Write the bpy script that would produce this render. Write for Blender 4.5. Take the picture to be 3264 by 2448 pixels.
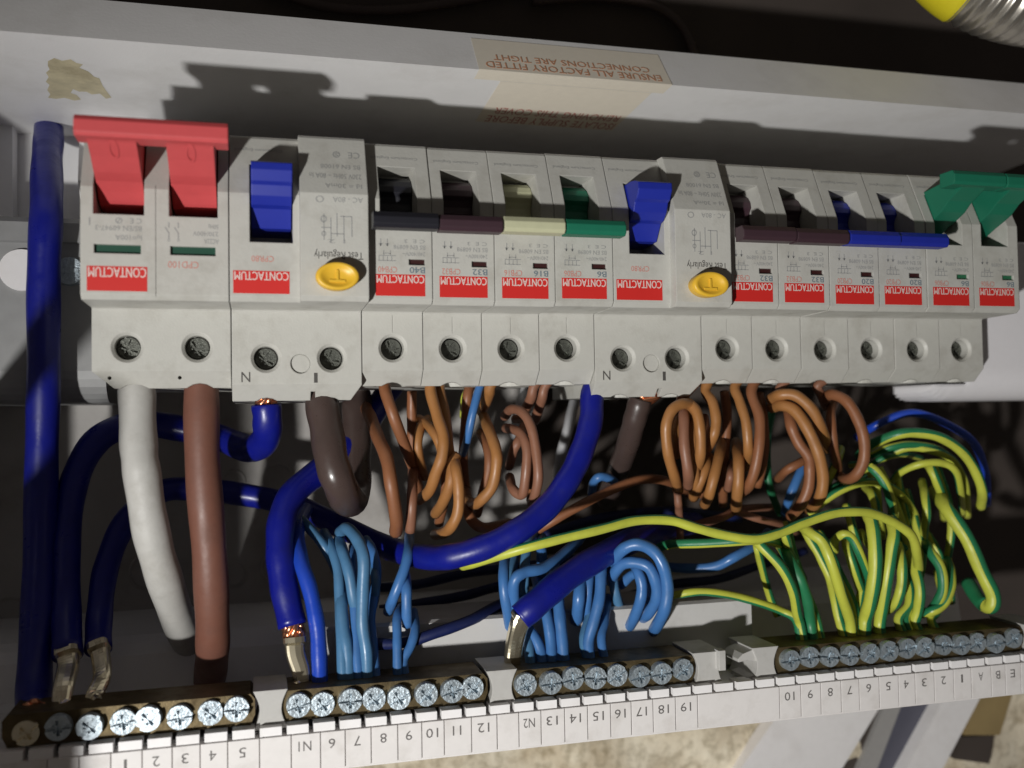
import bpy, bmesh, math, random
from mathutils import Vector, Matrix
random.seed(7)
MM = 0.001
for o in list(bpy.data.objects): bpy.data.objects.remove(o)
scene = bpy.context.scene
col = scene.collection
# ------------------------------------------------------------------ axes
# X: along the row of breakers, h: up in the picture, d: out of the box towards the viewer (all in mm)
def V(X, h, d): return Vector((X*MM, -d*MM, h*MM))

# ------------------------------------------------------------------ camera
CAM = (42.6266, -20.4511, 274.9984)
ROT = ((0.96583462, 0.00671472, -0.2590722), (-0.01618102, 0.99927632, -0.03442412), (0.25865356, 0.03744006, 0.96524431))
F = 3037.55
cd = bpy.data.cameras.new('camera')
cam = bpy.data.objects.new('camera', cd); col.objects.link(cam)
cd.sensor_width = 36.0; cd.lens = 36.0*F/3264; cd.clip_start = 0.01; cd.clip_end = 20
ax = [Vector((ROT[0][i], -ROT[2][i], ROT[1][i])) for i in range(3)]
cam.matrix_world = Matrix(((ax[0].x, ax[1].x, ax[2].x, CAM[0]*MM), (ax[0].y, ax[1].y, ax[2].y, -CAM[2]*MM), (ax[0].z, ax[1].z, ax[2].z, CAM[1]*MM), (0, 0, 0, 1)))
cd.dof.use_dof = True; cd.dof.focus_distance = 0.285; cd.dof.aperture_fstop = 9.5
scene.camera = cam
def at(x, y, d):
    """point (X,h,d) seen at photo pixel x,y (2212 wide) at depth d"""
    k = 3264/2212
    v = ((x*k-1632)/F, -(y*k-1224)/F, -1.0)
    r = [sum(ROT[i][j]*v[j] for j in range(3)) for i in range(3)]
    t = (d-CAM[2])/r[2]
    return (CAM[0]+t*r[0], CAM[1]+t*r[1], d)

# ------------------------------------------------------------------ world, torch, exposure
w = bpy.data.worlds.new('World'); scene.world = w; w.use_nodes = True
w.node_tree.nodes['Background'].inputs[0].default_value = (1.0, 0.90, 0.82, 1)
w.node_tree.nodes['Background'].inputs[1].default_value = 0.055
LP = V(-165, -190, 395)
ld = bpy.data.lights.new('torch_light', 'SPOT'); lamp = bpy.data.objects.new('torch_light', ld); col.objects.link(lamp)
ld.energy = 11.6; ld.color = (1.0, 0.99, 0.96); ld.shadow_soft_size = 0.010
ld.spot_size = math.radians(92); ld.spot_blend = 1.0
lamp.location = LP
lamp.rotation_euler = (V(310, 15, 0)-LP).to_track_quat('-Z', 'Y').to_euler()
scene.view_settings.view_transform = 'Standard'; scene.view_settings.look = 'None'
scene.view_settings.exposure = 0; scene.view_settings.gamma = 1

# ------------------------------------------------------------------ materials
def lin(c):
    c /= 255
    return c/12.92 if c < .04045 else ((c+.055)/1.055)**2.4
def mat(name, rgb, rough=.45, metal=0, var=.06, scale=400, bump=0, bscale=900, bevel=0, spec=.5, coat=0, grime=0, gscale=70):
    m = bpy.data.materials.new(name); m.use_nodes = True
    nt = m.node_tree; N = nt.nodes; L = nt.links
    p = N['Principled BSDF']
    p.inputs['Roughness'].default_value = rough; p.inputs['Metallic'].default_value = metal
    p.inputs['Specular IOR Level'].default_value = spec
    p.inputs['Coat Weight'].default_value = coat
    tc = N.new('ShaderNodeTexCoord')
    nz = N.new('ShaderNodeTexNoise'); nz.inputs['Scale'].default_value = scale; nz.inputs['Detail'].default_value = 4
    L.new(tc.outputs['Object'], nz.inputs['Vector'])
    mx = N.new('ShaderNodeMixRGB'); mx.blend_type = 'MIX'
    mx.inputs[1].default_value = (*[max(0, c*(1-var)) for c in rgb], 1); mx.inputs[2].default_value = (*[min(1, c*(1+var)) for c in rgb], 1)
    L.new(nz.outputs['Fac'], mx.inputs[0]); colour = mx.outputs[0]
    if grime:
        n3 = N.new('ShaderNodeTexNoise'); n3.inputs['Scale'].default_value = gscale; n3.inputs['Detail'].default_value = 7; n3.inputs['Roughness'].default_value = .62
        oi = N.new('ShaderNodeObjectInfo'); ad = N.new('ShaderNodeVectorMath'); ad.operation = 'ADD'
        L.new(tc.outputs['Object'], ad.inputs[0]); L.new(oi.outputs['Random'], ad.inputs[1]); L.new(ad.outputs[0], n3.inputs['Vector'])
        rr = N.new('ShaderNodeMapRange'); rr.inputs['From Min'].default_value = .5; rr.inputs['From Max'].default_value = .78; rr.inputs['To Max'].default_value = grime
        L.new(n3.outputs['Fac'], rr.inputs['Value'])
        mg = N.new('ShaderNodeMixRGB'); mg.inputs[2].default_value = (rgb[0]*.42, rgb[1]*.38, rgb[2]*.32, 1)
        L.new(rr.outputs[0], mg.inputs[0]); L.new(colour, mg.inputs[1]); colour = mg.outputs[0]
        r4 = N.new('ShaderNodeMapRange'); r4.inputs['From Min'].default_value = .3; r4.inputs['From Max'].default_value = .7
        r4.inputs['To Min'].default_value = max(.1, rough-.1); r4.inputs['To Max'].default_value = rough+.16
        L.new(n3.outputs['Fac'], r4.inputs['Value']); L.new(r4.outputs[0], p.inputs['Roughness'])
    L.new(colour, p.inputs['Base Color'])
    nrm = None
    if bevel:
        bv = N.new('ShaderNodeBevel'); bv.samples = 4; bv.inputs['Radius'].default_value = bevel*MM; nrm = bv.outputs[0]
    if bump:
        n2 = N.new('ShaderNodeTexNoise'); n2.inputs['Scale'].default_value = bscale; n2.inputs['Detail'].default_value = 3
        L.new(tc.outputs['Object'], n2.inputs['Vector'])
        b = N.new('ShaderNodeBump'); b.inputs['Strength'].default_value = bump; b.inputs['Distance'].default_value = .0004
        L.new(n2.outputs['Fac'], b.inputs['Height'])
        if nrm: L.new(nrm, b.inputs['Normal'])
        nrm = b.outputs[0]
    if nrm: L.new(nrm, p.inputs['Normal'])
    return m
M = {}
M['body'] = mat('ivory_plastic', (.49, .482, .445), .5, bump=.12, bscale=1500, bevel=.45, var=.05, grime=.38, gscale=110)
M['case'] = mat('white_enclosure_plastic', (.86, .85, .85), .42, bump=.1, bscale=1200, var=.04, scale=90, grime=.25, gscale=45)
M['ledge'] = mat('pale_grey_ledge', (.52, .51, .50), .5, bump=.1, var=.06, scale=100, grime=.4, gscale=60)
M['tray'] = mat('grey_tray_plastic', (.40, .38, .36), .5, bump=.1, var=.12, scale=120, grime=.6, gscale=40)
M['steel'] = mat('galvanised_steel', (.30, .30, .30), .5, .1, var=.15, scale=200)
M['white'] = mat('white_plastic', (.84, .82, .82), .4, var=.04, grime=.2)
M['whitebev'] = mat('white_moulding', (.78, .76, .78), .4, var=.03, bevel=2.5)
M['strip'] = mat('white_label_plastic', (.74, .71, .695), .5, var=.05, bevel=.25, grime=.3, gscale=130)
M['clip'] = mat('grey_clip_plastic', (.46, .45, .43), .5, var=.06, bevel=.35, grime=.4, gscale=150)
M['red'] = mat('red_toggle_plastic', (.56, .075, .08), .5, bevel=.5)
M['blue'] = mat('blue_toggle_plastic', (.012, .024, .30), .42, bevel=.5)
M['green'] = mat('green_toggle_plastic', (.008, .15, .085), .5, bevel=.5)
M['black'] = mat('black_toggle_plastic', (.012, .012, .018), .45, bevel=.5)
M['maroon'] = mat('maroon_toggle_plastic', (.045, .022, .03), .45, bevel=.5)
M['cream'] = mat('cream_toggle_plastic', (.50, .50, .33), .45, bevel=.5)
M['yellow'] = mat('yellow_button_plastic', (.75, .45, .035), .4, bevel=.3)
M['labelred'] = mat('red_print', (.60, .022, .018), .5, var=.03)
M['labelwhite'] = mat('white_print', (.70, .56, .52), .5)
M['inkred'] = mat('red_ink', (.56, .22, .18), .6)
M['inkgrey'] = mat('numeral_ink', (.13, .12, .115), .6)
M['ink'] = mat('grey_ink', (.30, .30, .295), .6)
M['inkblue'] = mat('slate_ink', (.16, .20, .23), .6)
M['inkdark'] = mat('dark_ink', (.07, .065, .06), .6)
M['inkrust'] = mat('rust_ink', (.68, .34, .20), .6)
M['indgreen'] = mat('green_flag', (.008, .06, .035), .5)
M['indred'] = mat('dark_red_flag', (.035, .006, .006), .5)
M['screw'] = mat('dark_plated_screw', (.16, .165, .145), .38, .75, var=.35, scale=700, bump=.3, bscale=1800)
M['zinc'] = mat('zinc_plated_screw', (.47, .54, .59), .48, .75, var=.3, scale=900, bump=.6, bscale=1500)
M['brass'] = mat('tarnished_brass', (.115, .085, .042), .5, .7, var=.35, scale=500, bump=.2, grime=.7, gscale=160)
M['copper'] = mat('bare_copper', (.80, .36, .20), .28, .95, var=.15)
M['ferrule'] = mat('tinned_ferrule', (.78, .70, .52), .25, .95, var=.12)
def ins(name, rgb, rough=.46): return mat(name, rgb, rough, var=.1, scale=250, bump=.12, bscale=700, grime=.35, gscale=120)
M['wbrown'] = ins('brown_insulation', (.235, .092, .04))
M['worange'] = ins('tan_brown_insulation', (.33, .145, .045))
M['wpink'] = ins('faded_brown_insulation', (.235, .105, .062))
M['bigbrown'] = ins('thick_brown_insulation', (.165, .068, .046), .48)
M['darkbrown'] = ins('dark_brown_insulation', (.062, .042, .037), .3)
M['wwhite'] = ins('grey_white_sheath', (.47, .46, .435), .5)
M['wroyal'] = ins('royal_blue_insulation', (.005, .009, .20), .34)
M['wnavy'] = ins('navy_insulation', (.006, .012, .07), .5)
M['wmid'] = ins('mid_blue_insulation', (.013, .055, .42), .3)
M['wlight'] = ins('light_blue_insulation', (.05, .155, .385), .36)
M['wsky'] = ins('sky_blue_insulation', (.07, .185, .335), .36)
M['wyellow'] = ins('earth_yellow_insulation', (.47, .50, .06), .42)
M['wgreen'] = ins('earth_green_insulation', (.018, .17, .07), .42)
M['wgreyc'] = ins('grey_sheath', (.42, .42, .43), .4)
M['tape'] = mat('old_tape_glue', (.62, .55, .37), .6, var=.3, scale=260, grime=.7, gscale=90)
M['sticker'] = mat('clear_sticker', (.88, .81, .69), .4, var=.05)
M['wood'] = mat('dark_board_and_gap', (.06, .047, .04), .75, var=.35, scale=30)
M['batten'] = mat('wood_batten', (.30, .22, .10), .6, var=.35, scale=60)
M['greycab'] = mat('slate_grey_pvc', (.09, .09, .12), .45)
M['lightgrey'] = mat('light_grey_pvc', (.34, .33, .32), .5)
M['yellowcap'] = mat('yellow_sleeve', (.70, .60, .02), .45)
M['chrome'] = mat('ribbed_steel', (.62, .58, .52), .28, .9, var=.1)
def concrete():
    m = bpy.data.materials.new('sandy_render'); m.use_nodes = True
    N = m.node_tree.nodes; L = m.node_tree.links; p = N['Principled BSDF']; p.inputs['Roughness'].default_value = .9
    tc = N.new('ShaderNodeTexCoord')
    a = N.new('ShaderNodeTexNoise'); a.inputs['Scale'].default_value = 45; a.inputs['Detail'].default_value = 8; a.inputs['Roughness'].default_value = .65
    b = N.new('ShaderNodeTexNoise'); b.inputs['Scale'].default_value = 260; b.inputs['Detail'].default_value = 5
    L.new(tc.outputs['Object'], a.inputs['Vector']); L.new(tc.outputs['Object'], b.inputs['Vector'])
    r = N.new('ShaderNodeValToRGB'); e = r.color_ramp.elements
    e[0].position = .28; e[0].color = (.52, .42, .28, 1); e[1].position = .62; e[1].color = (.88, .80, .64, 1)
    L.new(a.outputs['Fac'], r.inputs[0])
    r2 = N.new('ShaderNodeValToRGB'); e = r2.color_ramp.elements
    e[0].position = .3; e[0].color = (.62, .6, .55, 1); e[1].position = .55; e[1].color = (1, 1, 1, 1)
    L.new(b.outputs['Fac'], r2.inputs[0])
    mu = N.new('ShaderNodeMixRGB'); mu.blend_type = 'MULTIPLY'; mu.inputs[0].default_value = 1
    L.new(r.outputs[0], mu.inputs[1]); L.new(r2.outputs[0], mu.inputs[2]); L.new(mu.outputs[0], p.inputs['Base Color'])
    bp = N.new('ShaderNodeBump'); bp.inputs['Strength'].default_value = .7; bp.inputs['Distance'].default_value = .002
    L.new(a.outputs['Fac'], bp.inputs['Height']); L.new(bp.outputs[0], p.inputs['Normal'])
    return m
M['concrete'] = concrete()

# ------------------------------------------------------------------ object helpers
def tag(o, label=None, cat=None, group=None, kind=None):
    if label: o['label'] = label
    if cat: o['category'] = cat
    if group: o['group'] = group
    if kind: o['kind'] = kind
    return o
def thing(name, label, cat, base=(0, 0, 0), group=None):
    o = bpy.data.objects.new(name, None); col.objects.link(o); o.location = V(*base); o.empty_display_size = .005
    return tag(o, label, cat, group)
def mesh(name, verts, faces, m, parent=None, smooth=False, mats=None, mi=None):
    me = bpy.data.meshes.new(name); me.from_pydata([V(*v) for v in verts], [], faces)
    for mm in (mats or [m]): me.materials.append(mm)
    if mi:
        for p, i in zip(me.polygons, mi): p.material_index = i
    bm = bmesh.new(); bm.from_mesh(me); bmesh.ops.recalc_face_normals(bm, faces=bm.faces[:]); bm.to_mesh(me); bm.free()
    if smooth:
        for p in me.polygons: p.use_smooth = True
    return link(name, me, parent)
def link(name, me, parent=None):
    o = bpy.data.objects.new(name, me); col.objects.link(o); o.parent = parent
    return o
class Geo:
    def __init__(s): s.v = []; s.f = []; s.m = []
    def add(s, v, f, m=0):
        n = len(s.v); s.v += v; s.f += [tuple(i+n for i in q) for q in f]; s.m += [m]*len(f); return s
    def box(s, x0, x1, h0, h1, d0, d1, m=0):
        v = [(x, h, d) for x in (x0, x1) for h in (h0, h1) for d in (d0, d1)]
        return s.add(v, [(0, 1, 3, 2), (4, 6, 7, 5), (0, 4, 5, 1), (2, 3, 7, 6), (0, 2, 6, 4), (1, 5, 7, 3)], m)
    def prism(s, prof, x0, x1, m=0):           # prof: (h,d) outline swept along X
        n = len(prof); v = [(x0, h, d) for h, d in prof]+[(x1, h, d) for h, d in prof]
        f = [tuple(range(n)), tuple(range(2*n-1, n-1, -1))]+[(i, (i+1) % n, n+(i+1) % n, n+i) for i in range(n)]
        return s.add(v, f, m)
    def slab(s, out, d0, d1, m=0):             # out: (X,h) outline swept along d
        n = len(out); v = [(x, h, d0) for x, h in out]+[(x, h, d1) for x, h in out]
        f = [tuple(range(n)), tuple(range(2*n-1, n-1, -1))]+[(i, (i+1) % n, n+(i+1) % n, n+i) for i in range(n)]
        return s.add(v, f, m)
    def cyl(s, X, h, r, d0, d1, n=20, m=0, r1=None, ry=None):
        r1 = r if r1 is None else r1; k = 1 if ry is None else ry/r
        v = [(X+r*math.cos(a), h+r*k*math.sin(a), d0) for a in [2*math.pi*i/n for i in range(n)]]
        v += [(X+r1*math.cos(a), h+r1*k*math.sin(a), d1) for a in [2*math.pi*i/n for i in range(n)]]
        f = [tuple(range(n)), tuple(range(2*n-1, n-1, -1))]+[(i, (i+1) % n, n+(i+1) % n, n+i) for i in range(n)]
        return s.add(v, f, m)
    def cylh(s, X, d, r, h0, h1, n=20, m=0):
        v = [(X+r*math.cos(a), h0, d+r*math.sin(a)) for a in [2*math.pi*i/n for i in range(n)]]
        v += [(X+r*math.cos(a), h1, d+r*math.sin(a)) for a in [2*math.pi*i/n for i in range(n)]]
        f = [tuple(range(n)), tuple(range(2*n-1, n-1, -1))]+[(i, (i+1) % n, n+(i+1) % n, n+i) for i in range(n)]
        return s.add(v, f, m)
    def rings(s, rings, m=0, cap=True):        # rings: list of equal-length vertex loops
        n = len(rings[0]); v = [p for r in rings for p in r]; f = []
        for k in range(len(rings)-1):
            f += [(k*n+i, k*n+(i+1) % n, (k+1)*n+(i+1) % n, (k+1)*n+i) for i in range(n)]
        if cap: f += [tuple(range(n)), tuple(range(len(v)-1, len(v)-n-1, -1))]
        return s.add(v, f, m)
    def obj(s, name, m, parent=None, smooth=False):
        ms = m if isinstance(m, list) else [m]
        return mesh(name, s.v, s.f, None, parent, smooth, ms, s.m)
def cut(base, cutters, union=None):
    """boolean-difference temporary cutters out of a mesh object"""
    tmp = []
    for g, op in ([(union, 'UNION')] if union else [])+[(c, 'DIFFERENCE') for c in cutters]:
        t = g.obj('cutter', M['body']); tmp.append(t)
        md = base.modifiers.new('b', 'BOOLEAN'); md.operation = op; md.object = t; md.solver = 'EXACT'
    bpy.context.view_layer.update()
    me = bpy.data.meshes.new_from_object(base.evaluated_get(bpy.context.evaluated_depsgraph_get()))
    base.modifiers.clear(); base.data = me
    while len(me.materials) > 1: me.materials.pop()
    for p in me.polygons: p.material_index = 0; p.use_smooth = False
    for t in tmp: bpy.data.objects.remove(t)
    return base
_tc = {}
def glyphs(s):
    if s not in _tc:
        c = bpy.data.curves.new('t', 'FONT'); c.body = s; c.resolution_u = 2
        o = bpy.data.objects.new('t', c); me = bpy.data.meshes.new_from_object(o)
        vs = [(v.co.x, v.co.y) for v in me.vertices]; fs = [tuple(p.vertices) for p in me.polygons]
        bpy.data.objects.remove(o); bpy.data.meshes.remove(me)
        x0 = min(v[0] for v in vs); x1 = max(v[0] for v in vs); y0 = min(v[1] for v in vs); y1 = max(v[1] for v in vs)
        _tc[s] = ([((x-x0)/(x1-x0), (y-y0)/max(1e-6, y1-y0)) for x, y in vs], fs)
    return _tc[s]
def text(g, s, X0, X1, h0, h1, d, m=0, flip=True):
    """letters fitted to the box; the whole unit hangs upside down, so they are turned half round"""
    vs, fs = glyphs(s); dd = d if callable(d) else (lambda X, h: d)
    out = []
    for x, y in vs:
        X = X1-x*(X1-X0) if flip else X0+x*(X1-X0); h = h1-y*(h1-h0) if flip else h0+y*(h1-h0)
        out.append((X, h, dd(X, h)))
    g.add(out, fs, m); return g

# ------------------------------------------------------------------ setting: dark board above, rendered wall below
BACK = -90
g = Geo(); g.box(-180, 560, -128, 330, -112, BACK-4)
tag(g.obj('back_board', M['wood']), kind='structure')
nx, nh = 90, 40; vs = []; fs = []
for i in range(nx+1):
    for j in range(nh+1):
        X = -180+i*740/nx; h = -330+j*206/nh
        vs.append((X, h, -96+2.2*math.sin(X*.11+h*.07)+random.uniform(-1, 1)))
for i in range(nx):
    for j in range(nh): fs.append((i*(nh+1)+j, (i+1)*(nh+1)+j, (i+1)*(nh+1)+j+1, i*(nh+1)+j+1))
tag(mesh('wall', vs, fs, M['concrete'], smooth=True), kind='structure')

# ------------------------------------------------------------------ enclosure
XL, XR = -58, 352
enc = thing('consumer_unit_enclosure', 'open white enclosure tray behind and above the row of breakers', 'enclosure', (150, 0, -90))
enc.location = V(0, 0, 0)
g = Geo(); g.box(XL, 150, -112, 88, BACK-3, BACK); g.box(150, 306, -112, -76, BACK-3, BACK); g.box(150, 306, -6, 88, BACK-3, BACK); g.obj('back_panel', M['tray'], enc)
g = Geo(); g.prism([(80.8, BACK), (85, -3), (101.2, -15.7), (102, -18), (102, BACK)], XL-3, XR+3); g.obj('top_wall', M['case'], enc)
g = Geo(); g.box(XL-4, XL, -118, 85, BACK-3, 4); g.obj('side_wall', M['case'], enc)
g = Geo(); g.prism([(-104, BACK), (-104, -44), (-86, -40), (-104, 4), (-107, 4), (-107, BACK)] if 0 else [(-87, BACK), (-87.5, -50), (-89, -45), (-92, -42), (-103, -40), (-104.5, -36), (-104.5, 5), (-107.5, 5), (-107.5, BACK)], XL, 306)
g.obj('bottom_ledge', M['case'], enc)
for x, y, r_ in ((600, 1035, 5.5), (505, 1040, 4), (318, 1235, 6), (505, 1240, 4.5), (590, 1225, 4.5), (20, 1350, 9), (700, 1340, 6)):
    cx, ch, _ = at(x, y, BACK); n = 28
    prof = ((r_-.55, 0), (r_-.35, .5), (r_+.35, .5), (r_+.55, 0)); v = []
    for k in range(n):
        a = 2*math.pi*k/n; v += [(cx+q*math.cos(a), ch+q*math.sin(a), BACK+.02+e) for q, e in prof]
    g = Geo(); g.add(v, [(4*k+e, 4*k+e+1, 4*((k+1) % n)+e+1, 4*((k+1) % n)+e) for k in range(n) for e in range(3)]); g.obj('knockout', M['tray'], enc, True)
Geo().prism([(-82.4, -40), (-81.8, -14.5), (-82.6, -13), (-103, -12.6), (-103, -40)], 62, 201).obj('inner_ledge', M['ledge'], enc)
# white plate behind the left end of the rail, above the bracket
g = Geo(); g.box(-58, -37, 44.5, 84.5, BACK+4, BACK+11); g.box(-57.9, 10, 44.4, 84.9, BACK-.5, BACK+3); g.obj('corner_rib', M['case'], enc)
g = Geo(); g.prism([(44, BACK), (82, BACK), (82, BACK+22), (60, BACK+26), (44, BACK+10)], -14, 8); g.obj('moulded_block', M['white'], enc)
# rail bracket: raised plate with rounded lower edge
def bracket(x0, x1, m):
    pr = [(44, BACK), (44, -48), (42, -45), (36, -44.5), (35.6, -46), (-4, -46)]
    pr += [(-4-10*math.sin(a), -56+10*math.cos(a)) for a in [math.pi/2*i/6 for i in range(1, 7)]]+[(-14, BACK)]
    return Geo().prism(pr, x0, x1)
b = bracket(-52, -3, 0).obj('rail_bracket', M['steel'], enc)
g = Geo(); g.cyl(-26.7, 27, 6.4, -46, -44.6, 28); g.obj('cap', M['white'], b)
g = Geo(); g.cyl(-13.2, 27, 4.6, -46, -44, 20, r1=4.2); g.box(-16, -10.4, 26.3, 27.7, -44, -43.6); g.box(-13.9, -12.5, 24.2, 29.8, -44, -43.65); g.obj('screw', M['zinc'], b)
arc = [(-6-11.4*math.sin(q), -20.4+11.4*math.cos(q)) for q in [math.pi/2*i/8 for i in range(9)]]
low = [(-11.35, -34), (-11.35, -10.35)]+[p for p in arc if p[0] < -11.5]+[(-17.4, -34)]
g = Geo(); g.prism([(40, -34), (40, -10), (39, -9)]+arc+[(-17.4, -34)], 286.6, 350)
for x0, x1, k in ((281, 286.55, 1), (278.4, 281.02, .95), (276.4, 278.42, .86), (274.8, 276.42, .72), (273.8, 274.82, .52)): g.prism([(-11.35+(h+11.35)*k, d) for h, d in low], x0, x1)
tag(g.obj('rail_end_support', M['whitebev'], None, False), 'white moulded support with a rounded lower corner beside the last breaker', 'support')
g = Geo(); g.box(-3, 288, 16, 50, -52, -45.5); g.obj('din_rail', M['steel'], enc)

# unseen slotted panel, added left of the tray only to shade its lower left corner
cv = thing('shade_panel', 'unseen white panel added left of the tray to shade its lower left corner', 'shade panel', (-46, -120, 60)); cv.location = V(0, 0, 0)
Geo().box(-47, -44.5, -330, -62, -20, 114).box(-47, -44.5, -40, -25, -20, 92).box(-47, -44.5, -62, -40, -20, -8).obj('shade_plate', M['case'], cv)
g = Geo(); g.box(-52, -47, -330, -62, -20, -17); g.box(-52, -47, -330, -62, 111, 114); g.obj('rim', M['case'], cv)

# stickers and old tape on the top wall
wallh = lambda d: 85+(d+3)*.0483
def on_wall(x, y): 
    k = 3264/2212; v = ((x*k-1632)/F, -(y*k-1224)/F, -1.0)
    r = [sum(ROT[i][j]*v[j] for j in range(3)) for i in range(3)]
    t = (85-CAM[1])/r[1]
    for _ in range(6): t = (wallh(CAM[2]+t*r[2])-CAM[1])/r[1]
    return (CAM[0]+t*r[0], CAM[2]+t*r[2])
def lip_pt(s, X):                              # s>0 up the sloping lip, s<0 back along the wall
    if s < 0: return (X, wallh(-3+s)-.08, -3+s)
    return (X, 85.1+s*.787, -2.9-s*.617)
g = Geo()
vs = []
for X in (108.5, 172): 
    for s in (17.5, 9, .1): vs.append(lip_pt(s, X))
    vs.append((X, 84.94, -2.86)); vs.append(lip_pt(-7, X))
n = 5
g.add(vs, [(i, i+1, n+i+1, n+i) for i in range(n-1)])
st = g.obj('sticker', M['sticker'], enc)
def lipmap(X0, X1, s0, s1):
    return lambda X, h: 0
def wall_text(s, X0, X1, s0, s1, m, parent, lip):
    vs0, fs0 = glyphs(s); out = []
    for x, y in vs0:
        X = X1-x*(X1-X0); q = s1-y*(s1-s0)
        if lip: p = lip_pt(q, X); out.append((p[0], p[1]+.08, p[2]+.1))
        else: out.append((X, wallh(-3+q)-.22, -3+q))
    return mesh('lettering', out, fs0, m, parent)
wall_text('ENSURE ALL FACTORY FITTED', 111, 169, 1.2, 4.6, M['inkrust'], st, True)
wall_text('CONNECTIONS ARE TIGHT', 114, 166, 5.6, 8.8, M['inkrust'], st, True)
g = Geo(); g.add([(x, wallh(q)-.12, q) for x, q in ((117, -10.1), (168, -10.1), (168, -46), (117, -46))], [(0, 1, 2, 3)])
st = g.obj('sticker', M['sticker'], enc)
wall_text('REMOVING THIS COVER', 121, 166, -34, -28.5, M['inkred'], st, False)
wall_text('ISOLATE SUPPLY BEFORE', 120, 167, -42, -36, M['inkred'], st, False)
raw = [(104, 130), (118, 125), (135, 131), (152, 127), (165, 136), (180, 139), (172, 147), (190, 154), (203, 166), (214, 170), (222, 184), (230, 196), (240, 209), (228, 212), (215, 203), (199, 205), (186, 197), (170, 198), (158, 193), (152, 199), (166, 206), (176, 215), (160, 216), (140, 212), (122, 214), (103, 211), (107, 202), (101, 194), (106, 184), (100, 176), (105, 167), (100, 158), (106, 149), (102, 140)]
pts = [on_wall(x+random.uniform(-1.5, 1.5), y+random.uniform(-1.5, 1.5)) for x, y in raw]
g = Geo(); g.add([(x, wallh(d)-.07, d) for x, d in pts], [tuple(range(len(pts)))]); g.obj('tape_residue', M['tape'], enc)

# ------------------------------------------------------------------ breakers
P = 17.7
SHOULDER = [(10.9, 15.2), (10.6, 0.6), (10.2, 0)]
def profile(face_d, top_d, bot, edge, ridge=39.5, top=57.0):
    return [(12.2, face_d), (10.9, face_d-1.4), (10.6, .5), (10.2, 0), (edge, 0), (bot, -4.6), (bot, -44), (62, -44), (62, -12), (top+.8, -4), (top+.3, 0), (top, top_d), (top-.8, top_d+.8), (ridge, face_d)]
def slope_d(face_d, top_d, ridge=39.5, top=57.0):
    return lambda X, h: face_d+.06 if h < ridge else face_d+.06-(h-ridge)/(top-.8-ridge)*(face_d-top_d-.8)
FD, TD = 17.0, 8.6
sl = slope_d(FD, TD)

def screw_mesh(r, d0, d1, cross=.32):
    g = Geo(); g.cyl(0, 0, r, d0, d1, 20, r1=r*.93)
    o = g.obj('terminal_screw', M['screw'])
    c1 = Geo().box(-r*.8, r*.8, -r*cross/2, r*cross/2, d1-.9, d1+1); c2 = Geo().box(-r*cross/2, r*cross/2, -r*.8, r*.8, d1-.9, d1+1)
    c3 = Geo().add(*rot_box(r*.62, r*.14, d1-.45, d1+1, math.pi/4)); c4 = Geo().add(*rot_box(r*.62, r*.14, d1-.45, d1+1, -math.pi/4))
    cut(o, [c1, c2, c3, c4])
    me = o.data; bpy.data.objects.remove(o); return me
def rot_box(a, b, d0, d1, ang):
    c, s = math.cos(ang), math.sin(ang)
    v = [(x*c-y*s, x*s+y*c, d) for x in (-a, a) for y in (-b, b) for d in (d0, d1)]
    return v, [(0, 1, 3, 2), (4, 6, 7, 5), (0, 4, 5, 1), (2, 3, 7, 6), (0, 2, 6, 4), (1, 5, 7, 3)]
SCREW = screw_mesh(3.1, -8, -3.6); SCREW_DEEP = screw_mesh(3.0, -12, -7.2)
def hole(X, h, depth=5.5): return Geo().rings([[(X+r*math.cos(a), h+r*math.sin(a), d) for a in [2*math.pi*i/28 for i in range(28)]] for r, d in ((3.35, -depth), (3.35, -.9), (4.2, .02), (4.2, 3))])
def add_screw(parent, X, h, rot, mesh_=None, m=None):
    o = link('terminal_screw', mesh_ or SCREW, parent); o.location = V(X, h, 0); o.rotation_euler = (0, rot, 0)
    return o
def brand(parent, X0, X1, h0, h1, h2, d):
    b = Geo().box(X0, X1, h0, h2, d-.2, d+.05).obj('brand_label', M['labelred'], parent)
    g = Geo(); text(g, 'CONTACTUM', X0+.3, X1-.3, h1+.1, h2-.25, d+.09)
    # heavy letters: doubled with a slight shift
    text(g, 'CONTACTUM', X0+.4, X1-.2, h1+.1, h2-.25, d+.1)
    g.obj('lettering', M['labelwhite'], b)
    return b
def bar_box(x0, x1, h0, h1, d0, d1, c=.8):     # bar with chamfered long edges
    return [(h0, d0), (h0, d1-c), (h0+c, d1), (h1-c*1.6, d1), (h1, d1-c*1.2), (h1, d0)]

# ---- main switch
sw = thing('main_switch', 'two-pole main switch with a wide red toggle bar, leftmost in the row', 'main switch', (18, 34, -44)); sw.location = V(0, 0, 0)
o = Geo().prism(profile(FD, TD, -11, -6.4), 0.1, 35.85).obj('casing', M['body'], sw)
cut(o, [Geo().box(3.1, 15.2, 32.6, 53, 1, 40), Geo().box(21.2, 33.2, 32.6, 53, 1, 40),
        hole(9, 0), hole(27, 0),
        Geo().box(3.3, 14.4, 22.6, 24.9, 15.9, 20), Geo().box(21.5, 32.6, 22.6, 24.9, 15.9, 20),
        Geo().cylh(10, -9, 5.4, -30, -9.3), Geo().cylh(27.5, -9, 5.6, -30, -8.6), Geo().box(17.95, 18.05, 11, 56, 16.4, 20), Geo().slab([(-1, -5.4), (0, -6.4), (5.6, -11.4), (5.6, -20), (-1, -20)], -50, 6),
        Geo().cyl(4.3, -8.2, .5, -6, 3, 8), Geo().cyl(22.3, -8.2, .5, -6, 3, 8)])
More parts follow.
